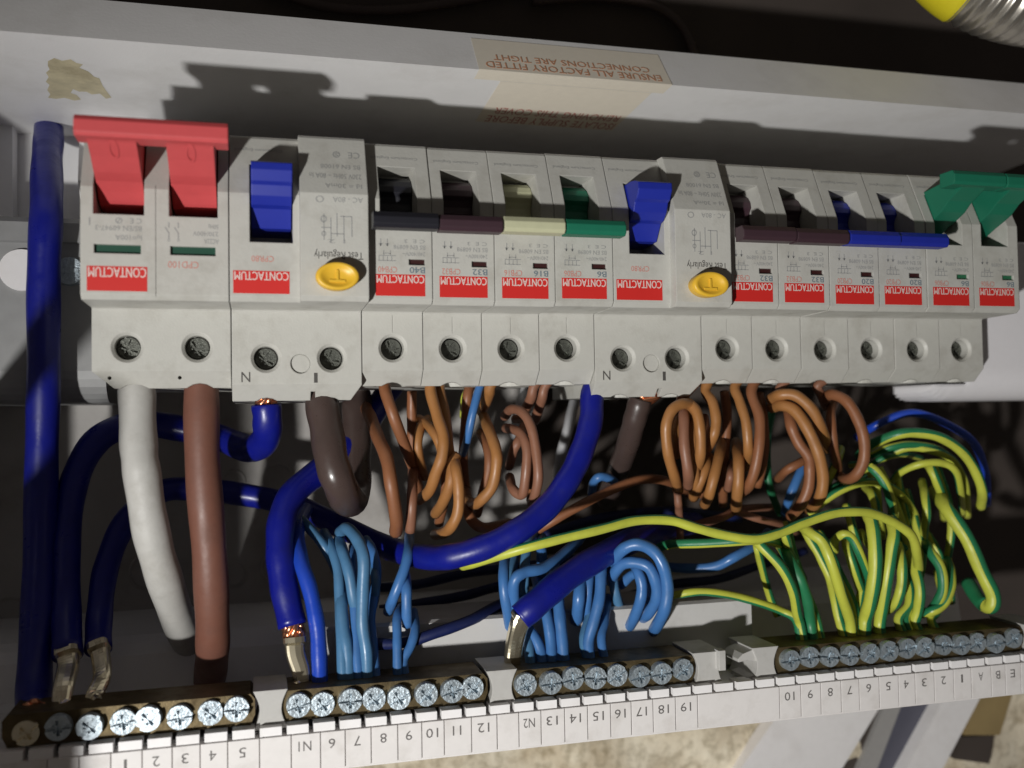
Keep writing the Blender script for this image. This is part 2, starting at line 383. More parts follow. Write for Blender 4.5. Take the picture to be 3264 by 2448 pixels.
g = Geo(); g.prism(bar_box(0, 0, 47.9, 52.9, 26.5, 33.5), 1.3, 36.3)
stem = [(51.6, 32), (48.2, 30.5), (45.4, 24.5), (42.6, 19.6), (41.2, 16.2), (39.2, 13.4), (37.2, 11), (36.2, 9.4), (35.8, 1.2), (51.5, 1.2)]
for x0, x1 in ((3.6, 14.8), (21.6, 32.8)): g.prism(stem, x0, x1)
tg = g.obj('toggle_bar', M['red'], sw)
for cx in (9.3, 27.2):
    r = Geo()
    ring = []
    for k in range(17):
        a = 2*math.pi*k/16
        for rr in (1.0, 1.45): ring.append((cx+rr*math.cos(a)*.8, 46.4+rr*math.sin(a)*1.1, 27.1+rr*math.sin(a)*2.2))
    r.add(ring, [(2*k, 2*k+1, 2*k+3, 2*k+2) for k in range(16)]); r.obj('embossed_mark', M['red'], tg)
for x0 in (3.3, 21.5): Geo().box(x0+.05, x0+11.05, 22.65, 24.85, 15.5, 16.0).obj('indicator', M['indgreen'], sw)
brand(sw, 1.6, 15.9, 13, 16.4, 19.3, FD)
g = Geo()
text(g, 'CPD100', 20.9, 28.4, 19.2, 21.0, FD+.06, 1)
text(g, 'Iu=100A', 8.3, 14.6, 26.0, 27.4, FD+.06); text(g, 'BS/EN 60947-3', 3.6, 14.6, 28.4, 29.7, FD+.06)
text(g, 'C E', 11.8, 14.6, 30.3, 31.7, FD+.06); text(g, 'O', 8.3, 10, 30.2, 31.8, FD+.06); text(g, '/', 8.7, 9.6, 30.5, 31.5, FD+.06); text(g, 'I', 2.1, 2.4, 29.6, 31.6, FD+.06)
text(g, 'AC22A', 29.8, 33.4, 25.7, 27, FD+.06); text(g, '230/400V', 27, 33.3, 27.7, 28.9, FD+.06); text(g, '50Hz', 30.8, 33.3, 29.6, 30.8, FD+.06)
for X in (21, 23.3):
    g.box(X, X+.25, 26.7, 28.2, FD, FD+.06); g.box(X, X+.25, 29.6, 31, FD, FD+.06); g.add([(X-.9, 29.7, FD+.06), (X-.65, 29.8, FD+.06), (X+.3, 28.2, FD+.06), (X+.05, 28.1, FD+.06)], [(0, 1, 2, 3)])
    text(g, 'o', X-.2, X+.5, 26.0, 26.7, FD+.06)
g.obj('printed_text', [M['ink'], M['inkred']], sw)['kind'] = 'stuff'
add_screw(sw, 9, 0, .35); add_screw(sw, 27, 0, 1.0)

# ---- residual current devices
def make_rcd(label, X, group):
    r = thing('residual_current_device', label, 'circuit breaker', (0, 0, 0), group)
    BD = 20.8
    o = Geo().prism(profile(FD, TD, -14.8, -10.2), 0.1, 18.2).obj('casing', M['body'], r)
    blk = Geo().prism(profile(BD, 12.5, -14.8, -10.2), 18.0, 35.85)
    cut(o, [Geo().box(5.2, 16.3, 26.6, 48.2, 1, 40), hole(9.3, -2.9), hole(27.4, -2.9),
            Geo().cyl(18.7, -4.5, 2.75, -.7, 3, 28), Geo().cylh(9.5, -9, 5.2, -30, -10.6), Geo().cylh(27, -9, 5.2, -30, -12.4), Geo().box(21.6, 22.9, -30, -12.3, -12, 0), Geo().slab([(37, -9), (36, -10.4), (32.8, -15.2), (32.8, -20), (37, -20)], -50, 6)], union=blk)
    st = [(47.0, 21.5), (46.2, 23.6), (44.2, 23.8), (41.6, 22.2), (41.0, 20.8), (38.4, 19.6), (36.4, 17.4), (35.9, 15.4), (33.4, 13.6), (31.2, 12), (30.7, 1.2), (47.4, 1.2), (47.6, 18)]
    Geo().prism(st, 5.6, 16.0).obj('toggle', M['blue'], r)
    Geo().cyl(18.7, -4.5, 2.7, -.68, -.62, 24).obj('sealing_plug', M['body'], r)
    # oval test button, dished, with a raised T
    tb = []
    for d, k in ((17, .93), (23.5, .98), (24.6, .97), (25.0, .9), (24.75, .72), (24.2, .62), (24.0, .3)):
        tb.append([(27.3+5.75*k*math.cos(a), 17+3.75*k*math.sin(a), d) for a in [2*math.pi*i/40 for i in range(40)]])
    t = Geo().rings(tb).obj('test_button', M['yellow'], r, True)
    Geo().box(25.2, 29.4, 15.4, 16.1, 23.7, 24.3).box(26.95, 27.65, 16.1, 18.7, 23.7, 24.3).obj('raised_letter', M['yellow'], t)
    brand(r, .95, 15.3, 13, 16.4, 19.0, FD)
    g = Geo(); e = BD+.06; s2 = slope_d(BD, 12.5)
    text(g, 'CPR80', 5.6, 11.3, 21.4, 23.0, FD+.06, 1)
    text(g, 'Contactum England', 1.4, 13.8, 52.2, 53.3, sl)
    text(g, 'Test Regularly', 21.5, 34.4, 22.0, 24.6, e, 2)
    text(g, 'CE', 31.1, 34.2, 50.4, 52.3, s2); text(g, 'O', 26.9, 29, 50.4, 52.4, s2); text(g, 'S', 27.4, 28.5, 50.9, 51.9, s2)
    text(g, 'BS EN 61008', 23.6, 34.1, 47.0, 48.3, s2); text(g, '230V 50Hz ~ 80A In', 20.6, 34.3, 44.0, 45.5, s2); text(g, 'Id = 30mA', 24.6, 34.3, 41.2, 42.5, s2)
    text(g, 'AC - 80A', 26.5, 34.4, 37.2, 38.6, e); text(g, 'O', 22.0, 24.2, 36.9, 38.8, e)
    for x0, x1, h0, h1 in ((24.0, 24.25, 27, 34), (25.8, 26.05, 26.5, 33), (27.4, 27.65, 28, 34.3), (29.2, 29.45, 27, 33.6), (31.3, 31.55, 28, 33.4), (28.4, 31.5, 33.3, 33.55), (23.4, 26, 30.2, 30.45), (26, 29.4, 28.6, 28.85)): g.box(x0, x1, h0, h1, BD, e)
    text(g, 'o', 23.2, 24.9, 31.6, 33.6, e); text(g, 'o', 23.4, 24.7, 28, 29.4, e); text(g, '1 2', 25.2, 29.6, 26.2, 27.2, e)
    text(g, 'N', 2.6, 5.0, -9.6, -6.8, .06, 2); text(g, '1', 22.4, 23.4, -9.9, -7.1, .06, 2)
    g.obj('printed_text', [M['ink'], M['inkred'], M['inkdark']], r)['kind'] = 'stuff'
    add_screw(r, 9.3, -2.9, .6); add_screw(r, 27.4, -2.9, .2)
    r.location = V(X, 0, 0)
    return r
def copy_tree(o, parent=None):
    c = o.copy(); col.objects.link(c); c.parent = parent
    for ch in list(o.children): copy_tree(ch, c)
    return c
rcd1 = make_rcd('blue-toggled residual current device with yellow test button beside the main switch', 36, 'residual current devices with yellow test buttons')
X2 = 72+4*P
rcd2 = copy_tree(rcd1); rcd2.location = V(X2, 0, 0)
rcd2['label'] = 'blue-toggled residual current device with yellow test button between two groups of breakers'

# ---- miniature circuit breakers
mo = Geo().prism(profile(FD, TD, -10.8, -6.4), .08, P-.08).obj('casing', M['body'])
WX0, WX1 = 3.4, 13.7
cut(mo, [Geo().box(WX0, WX1, 32.6, 49.6, 1, 40), hole(P/2, 0, 9), Geo().box(11.2, 15.6, 21.6, 23.2, 16.1, 20), Geo().cylh(P/2+.3, -8.5, 4.9, -30, -8.9), Geo().box(P/2-.04, P/2+.04, 4.5, 9.5, -.15, 2)])
CASING = mo.data; bpy.data.objects.remove(mo)
down = [(48.8, 1.2), (48.4, 4.2), (46.9, 7.2), (45.2, 8.6), (43.4, 9), (42.2, 8), (40.4, 7.4), (38.6, 7.8), (36.8, 10), (34.8, 20), (33.4, 26), (31, 26), (31.6, 20), (34.0, 8), (34.0, 1.2)]
def make_toggle(is_down, m, wide):
    g = Geo()
    if is_down:
        g.prism(down, WX0+.08, WX1-.08); g.prism(bar_box(0, 0, 29.7, 33.9, 23.2, 28.2, .9), wide[0], wide[1])
    else:
        g.prism(bar_box(0, 0, 48.2, 52.6, 26, 32.5), wide[0], wide[1]); g.prism([(51.6, 31), (48.2, 29.5), (45.2, 23.5), (42.4, 20), (41, 17), (39.4, 13), (37, 8), (35.5, 3), (35.5, 1.2), (49.2, 1.2), (51.5, 20.5)], WX0+.3, WX1-1.2)
    return g
groups = 'miniature circuit breakers in a row'
specs = [
    (72, 'B40', 'CPB40', 'black', 1, (0.2, P), 'breaker rated B40 with a black toggle, right of the first residual current device', 'indred'),
    (72+P, 'B32', 'CPB32', 'maroon', 1, (0.1, P-.1), 'breaker rated B32 with a dark maroon toggle, beside the cream one', 'indred'),
    (72+2*P, 'B16', 'CPB16', 'cream', 1, (0.1, P-.2), 'breaker rated B16, the only one with a pale cream toggle', 'indred'),
    (72+3*P, 'B6', 'CPB06', 'green', 1, (0.1, P), 'breaker rated B6 with a green toggle flipped down', 'indred'),
    (108+4*P, 'B32', 'CPB32', 'maroon', 1, (0.2, P), 'maroon-toggled B32 breaker right against the second residual current device', 'indred'),
    (108+5*P, 'B32', 'CPB32', 'maroon', 1, (0, P-.1), 'maroon-toggled B32 breaker standing next to the pair with blue toggles', 'indred'),
    (108+6*P, 'B20', 'CPB20', 'blue', 1, (0.1, P), 'left one of the two breakers with blue toggles', 'indred'),
    (108+7*P, 'B20', 'CPB20', 'blue', 1, (0, P-.1), 'right one of the two breakers with blue toggles', 'indred'),
    (108+8*P, 'B6', 'CPB06', 'green', 0, (-1.6, P), 'breaker with a green toggle flipped up, beside the blue toggles', 'indgreen2'),
    (108+9*P, 'B6', 'CPB06', 'green', 0, (0, P-.5), 'last breaker at the right end, green toggle flipped up', 'indgreen2')]
M['indgreen2'] = mat('green_flag_light', (.02, .13, .06), .5)
MCBX = []
for k, (X, rate, code, cname, dn, wide, label, ind) in enumerate(specs):
    b = thing('circuit_breaker', label, 'circuit breaker', (0, 0, 0), groups); b.location = V(X, random.uniform(-.15, .15), random.uniform(-.22, .22)); MCBX.append(X)
    link('casing', CASING, b)
    tg = make_toggle(dn, M[cname], (wide[0]+.12, wide[1]-.12)).obj('toggle', M[cname], b); tg.location = V(0, random.uniform(-.22, .22), random.uniform(-.3, .3))
    Geo().box(11.25, 15.55, 21.65, 23.15, 15.7, 16.2).obj('indicator', M[ind], b)
    brand(b, 2, 15.6, 13, 16.4, 18.9, FD)
    g = Geo(); e = FD+.06
    text(g, code, 2.7, 7.9, 19.3, 21.0, e, 1); text(g, rate, 15.6-1.4*len(rate), 15.6, 19.3, 21.0, e, 2); text(g, rate, 15.5-1.4*len(rate), 15.5, 19.3, 21.0, e+.02, 2)
    text(g, '240/400V~', 9.4, 15.7, 24.0, 25.1, e); text(g, 'BS EN 60898', 7, 15.7, 25.8, 27.0, e); text(g, 'C E  3', 10, 15.6, 27.6, 28.6, e)
    text(g, 'Contactum England', 1.8, 14.8, 52.0, 53.1, sl)
    for x in (3.4, 5.2): g.box(x, x+.22, 26.6, 28.6, FD, e); g.add([(x-.5, 27.3, e), (x+.7, 27.3, e), (x+.1, 26.5, e)], [(0, 1, 2)])
    for j in range(4): g.box(2.9+1.15*j, 3.1+1.15*j, 22.6, 23.9, FD, e)
    g.box(2.9, 7.6, 22.5, 22.7, FD, e); g.box(2.9, 7.6, 23.9, 24.1, FD, e); g.box(4.2, 6.2, 24.5, 24.7, FD, e); g.box(4.2, 4.4, 24.1, 25.4, FD, e); g.box(6, 6.2, 24.1, 25.4, FD, e)
    g.obj('printed_text', [M['ink'], M['inkred'], M['inkblue']], b)['kind'] = 'stuff'
    add_screw(b, P/2, 0, random.uniform(0, 1.5))

# ------------------------------------------------------------------ terminal bars along the lower edge
zs = Geo().cyl(0, 0, 3.35, 2, 7.6, 22, r1=3.2).obj('z', M['zinc'])
cut(zs, [Geo().box(-4, 4, -.5, .5, 6.5, 9), Geo().add(*rot_box(2.0, .42, 6.2, 9, math.pi/2)), Geo().add(*rot_box(1.5, .3, 6.9, 9, math.pi/4)), Geo().add(*rot_box(1.5, .3, 6.9, 9, -math.pi/4))])
ZS = zs.data; bpy.data.objects.remove(zs)
BH = -97.9
def bar(name, label, x0, x1, xs, group=None, dull=()):
    b = thing(name, label, 'terminal bar', ((x0+x1)/2, BH, 0), group); b.location = V(0, 0, 0)
    out = [(x0, -102.2), (x1, -102.2), (x1+1.2, -99.5), (x1+1.2, -95.5), (x1, -94), (x0, -94), (x0-1.2, -95.5), (x0-1.2, -99.5)]
    o = Geo().slab(out, -8.5, 5.6).obj('bar', M['brass'], b)
    for i, X in enumerate(xs):
        s = link('screw', ZS, b); s.location = V(X, BH+random.uniform(-.25, .35), random.uniform(-.5, .4)); s.rotation_euler = (random.uniform(-.06, .06), random.uniform(-.9, .2), random.uniform(-.06, .06))
        if i in dull: s.data = ZSD
    return b
ZSD = ZS.copy(); ZSD.materials.clear(); ZSD.materials.append(M['ferrule'])
B1 = [-14.5, -6.4, .8, 8.4, 15.3, 22.7, 30, 36.9]; B2 = [52.8, 59.6, 66.7, 73.5, 80.7, 88, 95.2, 101.6]
B3 = [117.1, 124.5, 131.3, 138.6, 145.6, 152.3, 159.7, 166.6]; B4 = [202.9, 210.1, 217.5, 224.4, 231.7, 238.6, 245.6, 252.7, 259.5, 266.4, 273.3, 280.3, 287.6]
bar('neutral_bar', 'brass terminal bar at the lower left where the two gold ferrules enter', -19, 40.5, B1, 'brass neutral bars', (0,))
bar('neutral_bar', 'brass terminal bar under the first bunch of light blue wires', 49.5, 105, B2, 'brass neutral bars')
bar('neutral_bar', 'brass terminal bar in the middle under the diagonal blue cable', 113.5, 170, B3, 'brass neutral bars')
bar('earth_bar', 'long brass terminal bar on the right holding the green and yellow wires', 199.5, 291, B4)
def clip(x0, x1, label, hook=None):
    n = 9; out = []
    for i in range(n):
        t = i/(n-1); out.append((x1-.2-1.7*math.sin(math.pi*t), -103.6+10.4*t))
    for i in range(n):
        t = 1-i/(n-1); out.append((x0+.2+1.7*math.sin(math.pi*t), -103.6+10.4*t))
    g = Geo().slab(out, -9, 6.6)
    if hook == 'r': g.box(x1-2.6, x1-.4, -98.6, -92.6, 5.5, 8.6)
    if hook == 'l':
        g.slab([(x0+2.2, -93.4), (x0-2.6, -94.8), (x0-4.4, -96.3), (x0-4.2, -97.3), (x0-1, -96.9), (x0+2.2, -97.6)], -4, 6.0); g.slab([(x0+2.2, -101.4), (x0-1.6, -102.3), (x0-1.8, -103.4), (x0+2.2, -103.5)], -4, 6.0)
    o = g.obj('bar_holder', M['clip']); tag(o, label, 'clip', 'moulded holders between the brass bars'); return o
clip(41, 50.5, 'grey moulded holder between the first two brass bars')
clip(105.5, 115, 'grey moulded holder between the second and third brass bars')
clip(170, 180.5, 'grey moulded holder at the right end of the middle brass bar', 'r')
clip(190, 199.5, 'hooked grey holder at the left end of the long earth bar', 'l')
clip(291.5, 302, 'grey moulded holder past the right end of the earth bar')

# ------------------------------------------------------------------ numbered strip
ns = thing('number_strip', 'white numbered plastic strip below the brass bars', 'label strip', (150, -110, 8)); ns.location = V(0, 0, 0)
Geo().box(-40, 330, -115.2, -104.9, 4.5, 9.4).obj('backing', M['strip'], ns)
edges = [-16, -8.8, -1.4, 6.1, 13.6, 20.9, 27.8, 34.7, 42.8, 51.0, 58.7, 65.3, 72.3, 79.6, 86.3, 92.6, 100.4, 107.8, 114.2, 120.8, 127.9, 134.9, 142.0, 148.5, 155.4, 162.6, 169.8, 197.3, 204.7, 211.7, 218.9, 225.4, 232.7, 239.8, 246.0, 253.2, 260.6, 267.4, 275.2, 280.8, 286.9, 303]
marks = ['', '', '', '1', '2', '3', '4', '5', '', 'N1', '6', '7', '8', '9', '10', '11', '12', '', 'N2', '13', '14', '15', '16', '17', '18', '19', '', '10', '9', '8', '7', '6', '5', '4', '3', '2', '1', 'A', 'B', 'E', '']
for a, b_, s in zip(edges, edges[1:], marks):
    c = Geo().box(a+.14, b_-.14, -114.6, -104.75, 9, 10).obj('cell', M['strip'], ns)
    if s:
        wd = {1: 1.8, 2: 3.4}[len(s)]; wd = .7 if s == '1' else wd; wd = 2.4 if s == '11' else wd
        m_ = (a+b_)/2-.3
        g = Geo(); text(g, s, m_-wd/2, m_+wd/2, -109.2, -106.6, 10.05); g.obj('numeral', M['inkgrey'], c)
tx = -20.3
proto = None
while tx < 300:
    if proto is None: o = Geo().box(0, 5.7, -105.2, -102.3, 4.2, 9.3).obj('tab', M['white'], ns); proto = o
    else: o = link('tab', proto.data, ns)
    o.location = V(tx, 0, 0); tx += 7.02

# ------------------------------------------------------------------ wires
def spline(pts, sub=7):
    P_ = [Vector(p) for p in pts]; out = []
    for q in P_[1:-1]: q += Vector((random.uniform(-.3, .3), random.uniform(-.3, .3), random.uniform(-.4, .4)))
    for i in range(len(P_)-1):
        p0 = P_[i-1] if i else P_[i]*2-P_[i+1]; p1, p2 = P_[i], P_[i+1]; p3 = P_[i+2] if i+2 < len(P_) else P_[i+1]*2-P_[i]
        for k in range(sub):
            t = k/sub
            out.append(.5*((2*p1)+(p2-p0)*t+(2*p0-5*p1+4*p2-p3)*t*t+(3*p1-p0-3*p2+p3)*t**3))
    out.append(P_[-1]); return out
def tube(pts, r, n=12, ref=None, sub=7, sag=0):
    c = spline(pts, sub); rings = []; u = None; ph = random.uniform(0, 6); c2 = []
    L_ = 0
    for i, p in enumerate(c):
        t = (c[min(i+1, len(c)-1)]-c[max(i-1, 0)]).normalized()
        a = ref if ref is not None else Vector((.3, .4, .85))
        if u is None or ref is not None:
            w_ = a-t*a.dot(t)
            if w_.length > .25 or u is None: uu = w_.normalized()
            else: uu = (u-t*u.dot(t)).normalized()
            u = uu if u is None else (u*.4+uu*.6); u = (u-t*u.dot(t)).normalized()
        else: u = (u-t*u.dot(t)).normalized()
        v = t.cross(u)
        r_ = r*(1+.025*math.sin(i*.9+ph)); rings.append([tuple(p+(u*math.cos(q)+v*math.sin(q))*r_) for q in [2*math.pi*k/n for k in range(n)]])
    return rings
def p3(p): return p[1:] if p[0] == 'm' else at(*p)
def finish(name, g, m, label, cat, group, smooth=True, parent=None):
    o = g.obj(name, m, parent, smooth)
    if label: tag(o, label, cat, group)
    return o
def center(o):
    me = o.data; c = sum((v.co for v in me.vertices), Vector())/len(me.vertices)
    for v in me.vertices: v.co -= c
    o.location = c
def wire(name, label, group, m, dia, pts, bar_end=None, cat='wire', n=10):
    P_ = [p3(p) for p in pts]
    if bar_end is not None:
        X, h, d = P_[-1]; P_.append((X+bar_end, -96.5, -1.5))
    o = finish(name, Geo().rings(tube(P_, dia/2, n)), M[m], label, cat, group); center(o); return o
def earth(label, dia, pts, yc=0, half=95, bar_end=None, twist=0, group='green and yellow earth wires', name='earth_wire'):
    P_ = [p3(p) for p in pts]
    if bar_end is not None:
        X, h, d = P_[-1]; P_.append((X+bar_end, -96.5, -1.5))
    n = 16; rr = tube(P_, dia*.44, n, ref=Vector((0, 0, 1)))
    g = Geo(); v = [q for r_ in rr for q in r_]; f = []; mi = []
    for k in range(len(rr)-1):
        for i in range(n):
            ang = ((i+.5)/n*360-yc-twist*k/len(rr)+180) % 360-180
            f.append((k*n+i, k*n+(i+1) % n, (k+1)*n+(i+1) % n, (k+1)*n+i)); mi.append(0 if abs(ang) < half else 1)
    f += [tuple(range(n)), tuple(range(len(v)-1, len(v)-n-1, -1))]; mi += [0, 0]
    o = mesh(name, v, f, None, None, True, [M['wyellow'], M['wgreen']], mi); tag(o, label, 'wire', group); center(o); return o
def cable(name, label, m, dia, pts, group=None, ferrule=None, copper=None, n=18):
    """thick cable: insulation with bare strands / crimped ferrule as parts"""
    P_ = [p3(p) for p in pts]
    t = thing(name, label, 'cable', (0, 0, 0), group)
    Geo().rings(tube(P_, dia/2, n)).obj('insulation', M[m], t, True)
    if copper:
        C_ = [p3(p) for p in copper]; a = Vector(C_[0]); b = Vector(C_[-1]); ax_ = (b-a).normalized(); g = Geo(); r = dia*.36
        for k in range(8):
            q = []
            for s in range(7):
                s_ = s/6; an = 2*math.pi*k/8+s_*1.6; u = ax_.orthogonal().normalized(); v = ax_.cross(u)
                q.append(tuple(a.lerp(b, s_)+(u*math.cos(an)+v*math.sin(an))*r*.72))
            g.rings(tube(q, r*.36, 6, sub=2))
        g.rings(tube([tuple(a), tuple(a.lerp(b, .5)), tuple(b)], r*.75, 8, sub=2))
        g.obj('copper_strands', M['copper'], t, True)
    if ferrule:
        Fp = [p3(p) for p in ferrule]; c = spline(Fp, 6); rings = []
        for i, p in enumerate(c):
            k = i/(len(c)-1); tt = (c[min(i+1, len(c)-1)]-c[max(0, i-1)]).normalized(); u = tt.cross(Vector((0, 0, 1))).normalized(); v = tt.cross(u)
            wv = dia*.36*(1.12 if k < .1 else 1-.25*k); tv = dia*.36*(1.1 if k < .12 else .72-.2*k)
            rings.append([tuple(p+u*wv*(abs(math.cos(q))**.6*math.copysign(1, math.cos(q)))+v*tv*(abs(math.sin(q))**.6*math.copysign(1, math.sin(q)))) for q in [2*math.pi*j/16 for j in range(16)]])
        Geo().rings(rings).obj('ferrule', M['ferrule'], t)
    return t

# thick cables
cable('mains_cable', 'long dark blue mains cable running down the far left side', 'wroyal', 9.4,
      [('m', -27, 93, -84), (105, 285, -76), (103, 360, -54), (99, 460, -38), (96, 600, -37), (93, 800, -37), (91, 1000, -38), (84, 1250, -36), (76, 1450, -22), (72, 1545, -8)], copper=[(72, 1545, -8), ('m', -14.5, -96, -2)])
cable('mains_cable', 'thick grey-white sheathed cable under the main switch', 'wwhite', 9.9,
      [('m', 10, -3, -10), (295, 846, -8), (301, 960, -5), (306, 1020, -4), (326, 1149, -6), (357, 1249, -14), (393, 1352, -34), (425, 1425, -60), (450, 1460, -82)])
cable('mains_cable', 'thick red-brown mains cable under the right pole of the main switch', 'bigbrown', 9.7,
      [('m', 27.5, -3, -10), (437, 846, -8), (438, 1000, -6), (451, 1200, -7), (457, 1349, -14), (456, 1420, -24), (452, 1480, -48), (450, 1500, -75)])
cable('link_cable', 'dark blue link cable arching left from the first device to a gold ferrule', 'wroyal', 8.4,
      [(575, 873, -9), (578, 908, -10), (572, 950, -16), (540, 968, -27), (470, 945, -42), (390, 925, -46), (300, 916, -46), (215, 945, -44), (165, 1030, -42), (146, 1150, -40), (143, 1300, -34), (146, 1415, -20)],
      ferrule=[(146, 1408, -20), (148, 1440, -16), (140, 1480, -9), (132, 1530, -4), ('m', -6.4, -95.5, -2)], copper=[('m', 45.5, -10.5, -9), (575, 876, -9)])
cable('link_cable', 'bright blue link cable curving from the second device down to the left', 'wroyal', 7.5,
      [('m', X2+9.5, -6, -9), (1282, 842, -8), (1276, 905, -5), (1258, 974, -2), (1229, 1036, 0), (1186, 1091, 2), (1124, 1143, 4), (1049, 1180, 3), (981, 1199, 0), (930, 1203, -8), (860, 1190, -24), (760, 1150, -38), (640, 1095, -46), (520, 1066, -50), (420, 1056, -50), (340, 1066, -48), (270, 1130, -44), (231, 1230, -40), (215, 1330, -32), (212, 1402, -22)],
      ferrule=[(212, 1392, -22), (216, 1425, -18), (218, 1465, -12), (205, 1505, -6), ('m', .8, -95.5, -2)])
cable('link_cable', 'blue cable descending behind the dark brown loop to a copper-necked ferrule', 'wroyal', 8.2,
      [(850, 830, -52), (812, 880, -46), (765, 955, -38), (700, 1010, -30), (635, 1065, -22), (606, 1130, -16), (603, 1200, -12), (614, 1270, -10), (632, 1352, -7)],
      copper=[(631, 1348, -7), (637, 1385, -6)], ferrule=[(636, 1376, -6), (640, 1410, -5), (648, 1445, -4), (652, 1480, -3), ('m', 52.8, -96, -2)])
cable('link_cable', 'short thick blue cable slanting across the light blue wires to a ferrule', 'wroyal', 8.3,
      [(1500, 1130, -55), (1450, 1140, -38), (1374, 1162, -20), (1299, 1201, -8), (1224, 1251, -1), (1161, 1302, 2), (1124, 1333, 2)],
      ferrule=[(1130, 1328, 2), (1118, 1352, 1), (1110, 1395, -1), (1105, 1450, -2), ('m', 117.1, -96, -2)])
cable('link_cable', 'dark brown cable bending back under the first yellow-buttoned device', 'darkbrown', 9.8,
      [('m', 63, -6, -9), (697, 862, -8), (706, 930, -5), (720, 1000, -2), (736, 1052, -3), (752, 1080, -13), (765, 1060, -27), (768, 980, -36), (770, 900, -42), (770, 850, -46)])
cable('link_cable', 'grey-brown cable with bare copper at its top under the second device', 'darkbrown', 7.6,
      [(1384, 862, -9), (1378, 890, -10), (1368, 920, -14), (1350, 975, -24), (1330, 1030, -40), (1310, 1080, -60)], copper=[('m', X2+27, -11, -9), (1384, 868, -9)])
wire('blue_wire', 'mid blue wire as thick as a pencil beside the copper-necked ferrule', None, 'wmid', 4.6,
     [(660, 1100, -40), (640, 1150, -22), (652, 1212, -10), (670, 1275, -6), (685, 1355, -4), (690, 1430, -3)], 0)

# brown wires under the first four breakers
GB = 'brown wires under the breakers'
def br(label, m, pts, dia=3.7, **k): return wire('brown_wire', label, GB, m, dia*.94, pts, **k)
br('brown wire slanting from the first breaker, upper one of its two', 'wbrown', [('m', 81.5, -5, -9), (829, 832, -8), (849, 897, -5), (872, 960, -10), (900, 1030, -25), (905, 1080, -40)])
br('thicker brown wire under the first breaker, hanging straight to the shadows', 'wbrown', [(790, 880, -40), (800, 905, -25), (818, 945, -12), (834, 990, -4), (845, 1050, -1), (854, 1120, -5), (855, 1150, -12)], 4.2)
br('short brown wire tip beside the thicker brown wire', 'wpink', [(893, 990, -26), (892, 1040, -14), (888, 1090, -9), (886, 1148, -12)], 3.4)
br('left tan wire from the second breaker bowing out then turning in', 'worange', [('m', 97.5, -5, -9), (931, 832, -8), (943, 895, -5), (957, 940, -2), (957, 985, -1), (944, 1020, -3), (926, 1060, -9), (905, 1080, -22)])
br('right tan wire from the second breaker, hidden behind its neighbour lower down', 'worange', [('m', 100, -5, -11), (951, 832, -11), (962, 900, -9), (968, 960, -8), (975, 1020, -12)])
br('small tan loop left of the second breaker wires', 'worange', [(925, 905, -22), (908, 922, -16), (901, 960, -14), (909, 1000, -18), (918, 1030, -28)], 3.2)
br('short tan wire crossing towards the second breaker wires', 'worange', [(905, 905, -26), (919, 915, -16), (936, 936, -10), (950, 965, -9), (955, 1000, -12)], 3.2)
br('left leg of the forked tan pair below the second breaker', 'worange', [(985, 985, -8), (980, 1005, -6), (971, 1044, -6), (956, 1088, -12), (940, 1110, -22)])
br('right hooked leg of the forked tan pair below the second breaker', 'worange', [(980, 985, -10), (985, 1012, -4), (993, 1052, -2), (989, 1105, -3), (976, 1135, -6), (958, 1150, -14), (940, 1155, -25)])
br('tan wire curved like a bow between second and third breakers', 'worange', [(1045, 900, -24), (1058, 930, -10), (1072, 970, -4), (1074, 1005, -3), (1061, 1050, -5), (1040, 1082, -8), (1022, 1090, -16), (1010, 1080, -28)])
br('orange stub emerging from the third breaker', 'worange', [('m', 116.5, -5, -9), (1060, 830, -9), (1054, 855, -14), (1040, 890, -30)])
br('dark brown wire running down behind the third breaker blue wire', 'wbrown', [(1016, 830, -20), (1010, 860, -18), (1004, 922, -22), (1000, 1000, -30), (1010, 1080, -40)], 3.4)
br('brown wire curling forward under the tan bow', 'wbrown', [(1005, 1060, -34), (1010, 1098, -22), (1024, 1128, -18), (1050, 1141, -22), (1100, 1130, -40)])
br('left stub under the fourth breaker with a pale top', 'wpink', [('m', 133, -5, -9), (1157, 830, -9), (1147, 862, -12), (1125, 900, -28)], 3.4)
br('right stub under the fourth breaker with a pale top', 'wpink', [('m', 136, -5, -9), (1180, 830, -9), (1171, 864, -12), (1155, 910, -26)], 3.4)
br('outer wire of the hairpin bunch under the fourth breaker', 'wpink', [(1090, 900, -26), (1104, 886, -16), (1129, 893, -9), (1147, 925, -5), (1159, 975, -3), (1160, 1030, -3), (1156, 1072, -7), (1148, 1085, -18)], 3.3)
br('inner wire of the hairpin bunch under the fourth breaker', 'wpink', [(1092, 925, -24), (1108, 926, -14), (1126, 940, -8), (1136, 975, -5), (1137, 1030, -5), (1125, 1068, -8), (1109, 1055, -12), (1101, 1030, -20)], 3.3)
br('short branch crossing left inside the hairpin bunch', 'wpink', [(1132, 920, -18), (1121, 947, -11), (1111, 975, -12), (1100, 1008, -22)], 3.2)
wire('blue_wire', 'thin straight blue wire between the second and third breakers', None, 'wlight', 2.6, [(1040, 825, -12), (1034, 848, -11), (1021, 898, -10), (1008, 948, -14), (1000, 980, -24)])
earth('yellow wire sliver just left of the thin straight blue wire', 2.6, [(1012, 838, -30), (1005, 860, -27), (1000, 900, -34)], 90)
wire('brown_wire', 'long red-brown wire running across the middle towards the right bunch', None, 'wbrown', 3.2, [(1130, 1165, -28), (1186, 1130, -22), (1249, 1095, -20), (1324, 1055, -20), (1386, 1035, -22), (1449, 1040, -28), (1500, 1075, -40)])
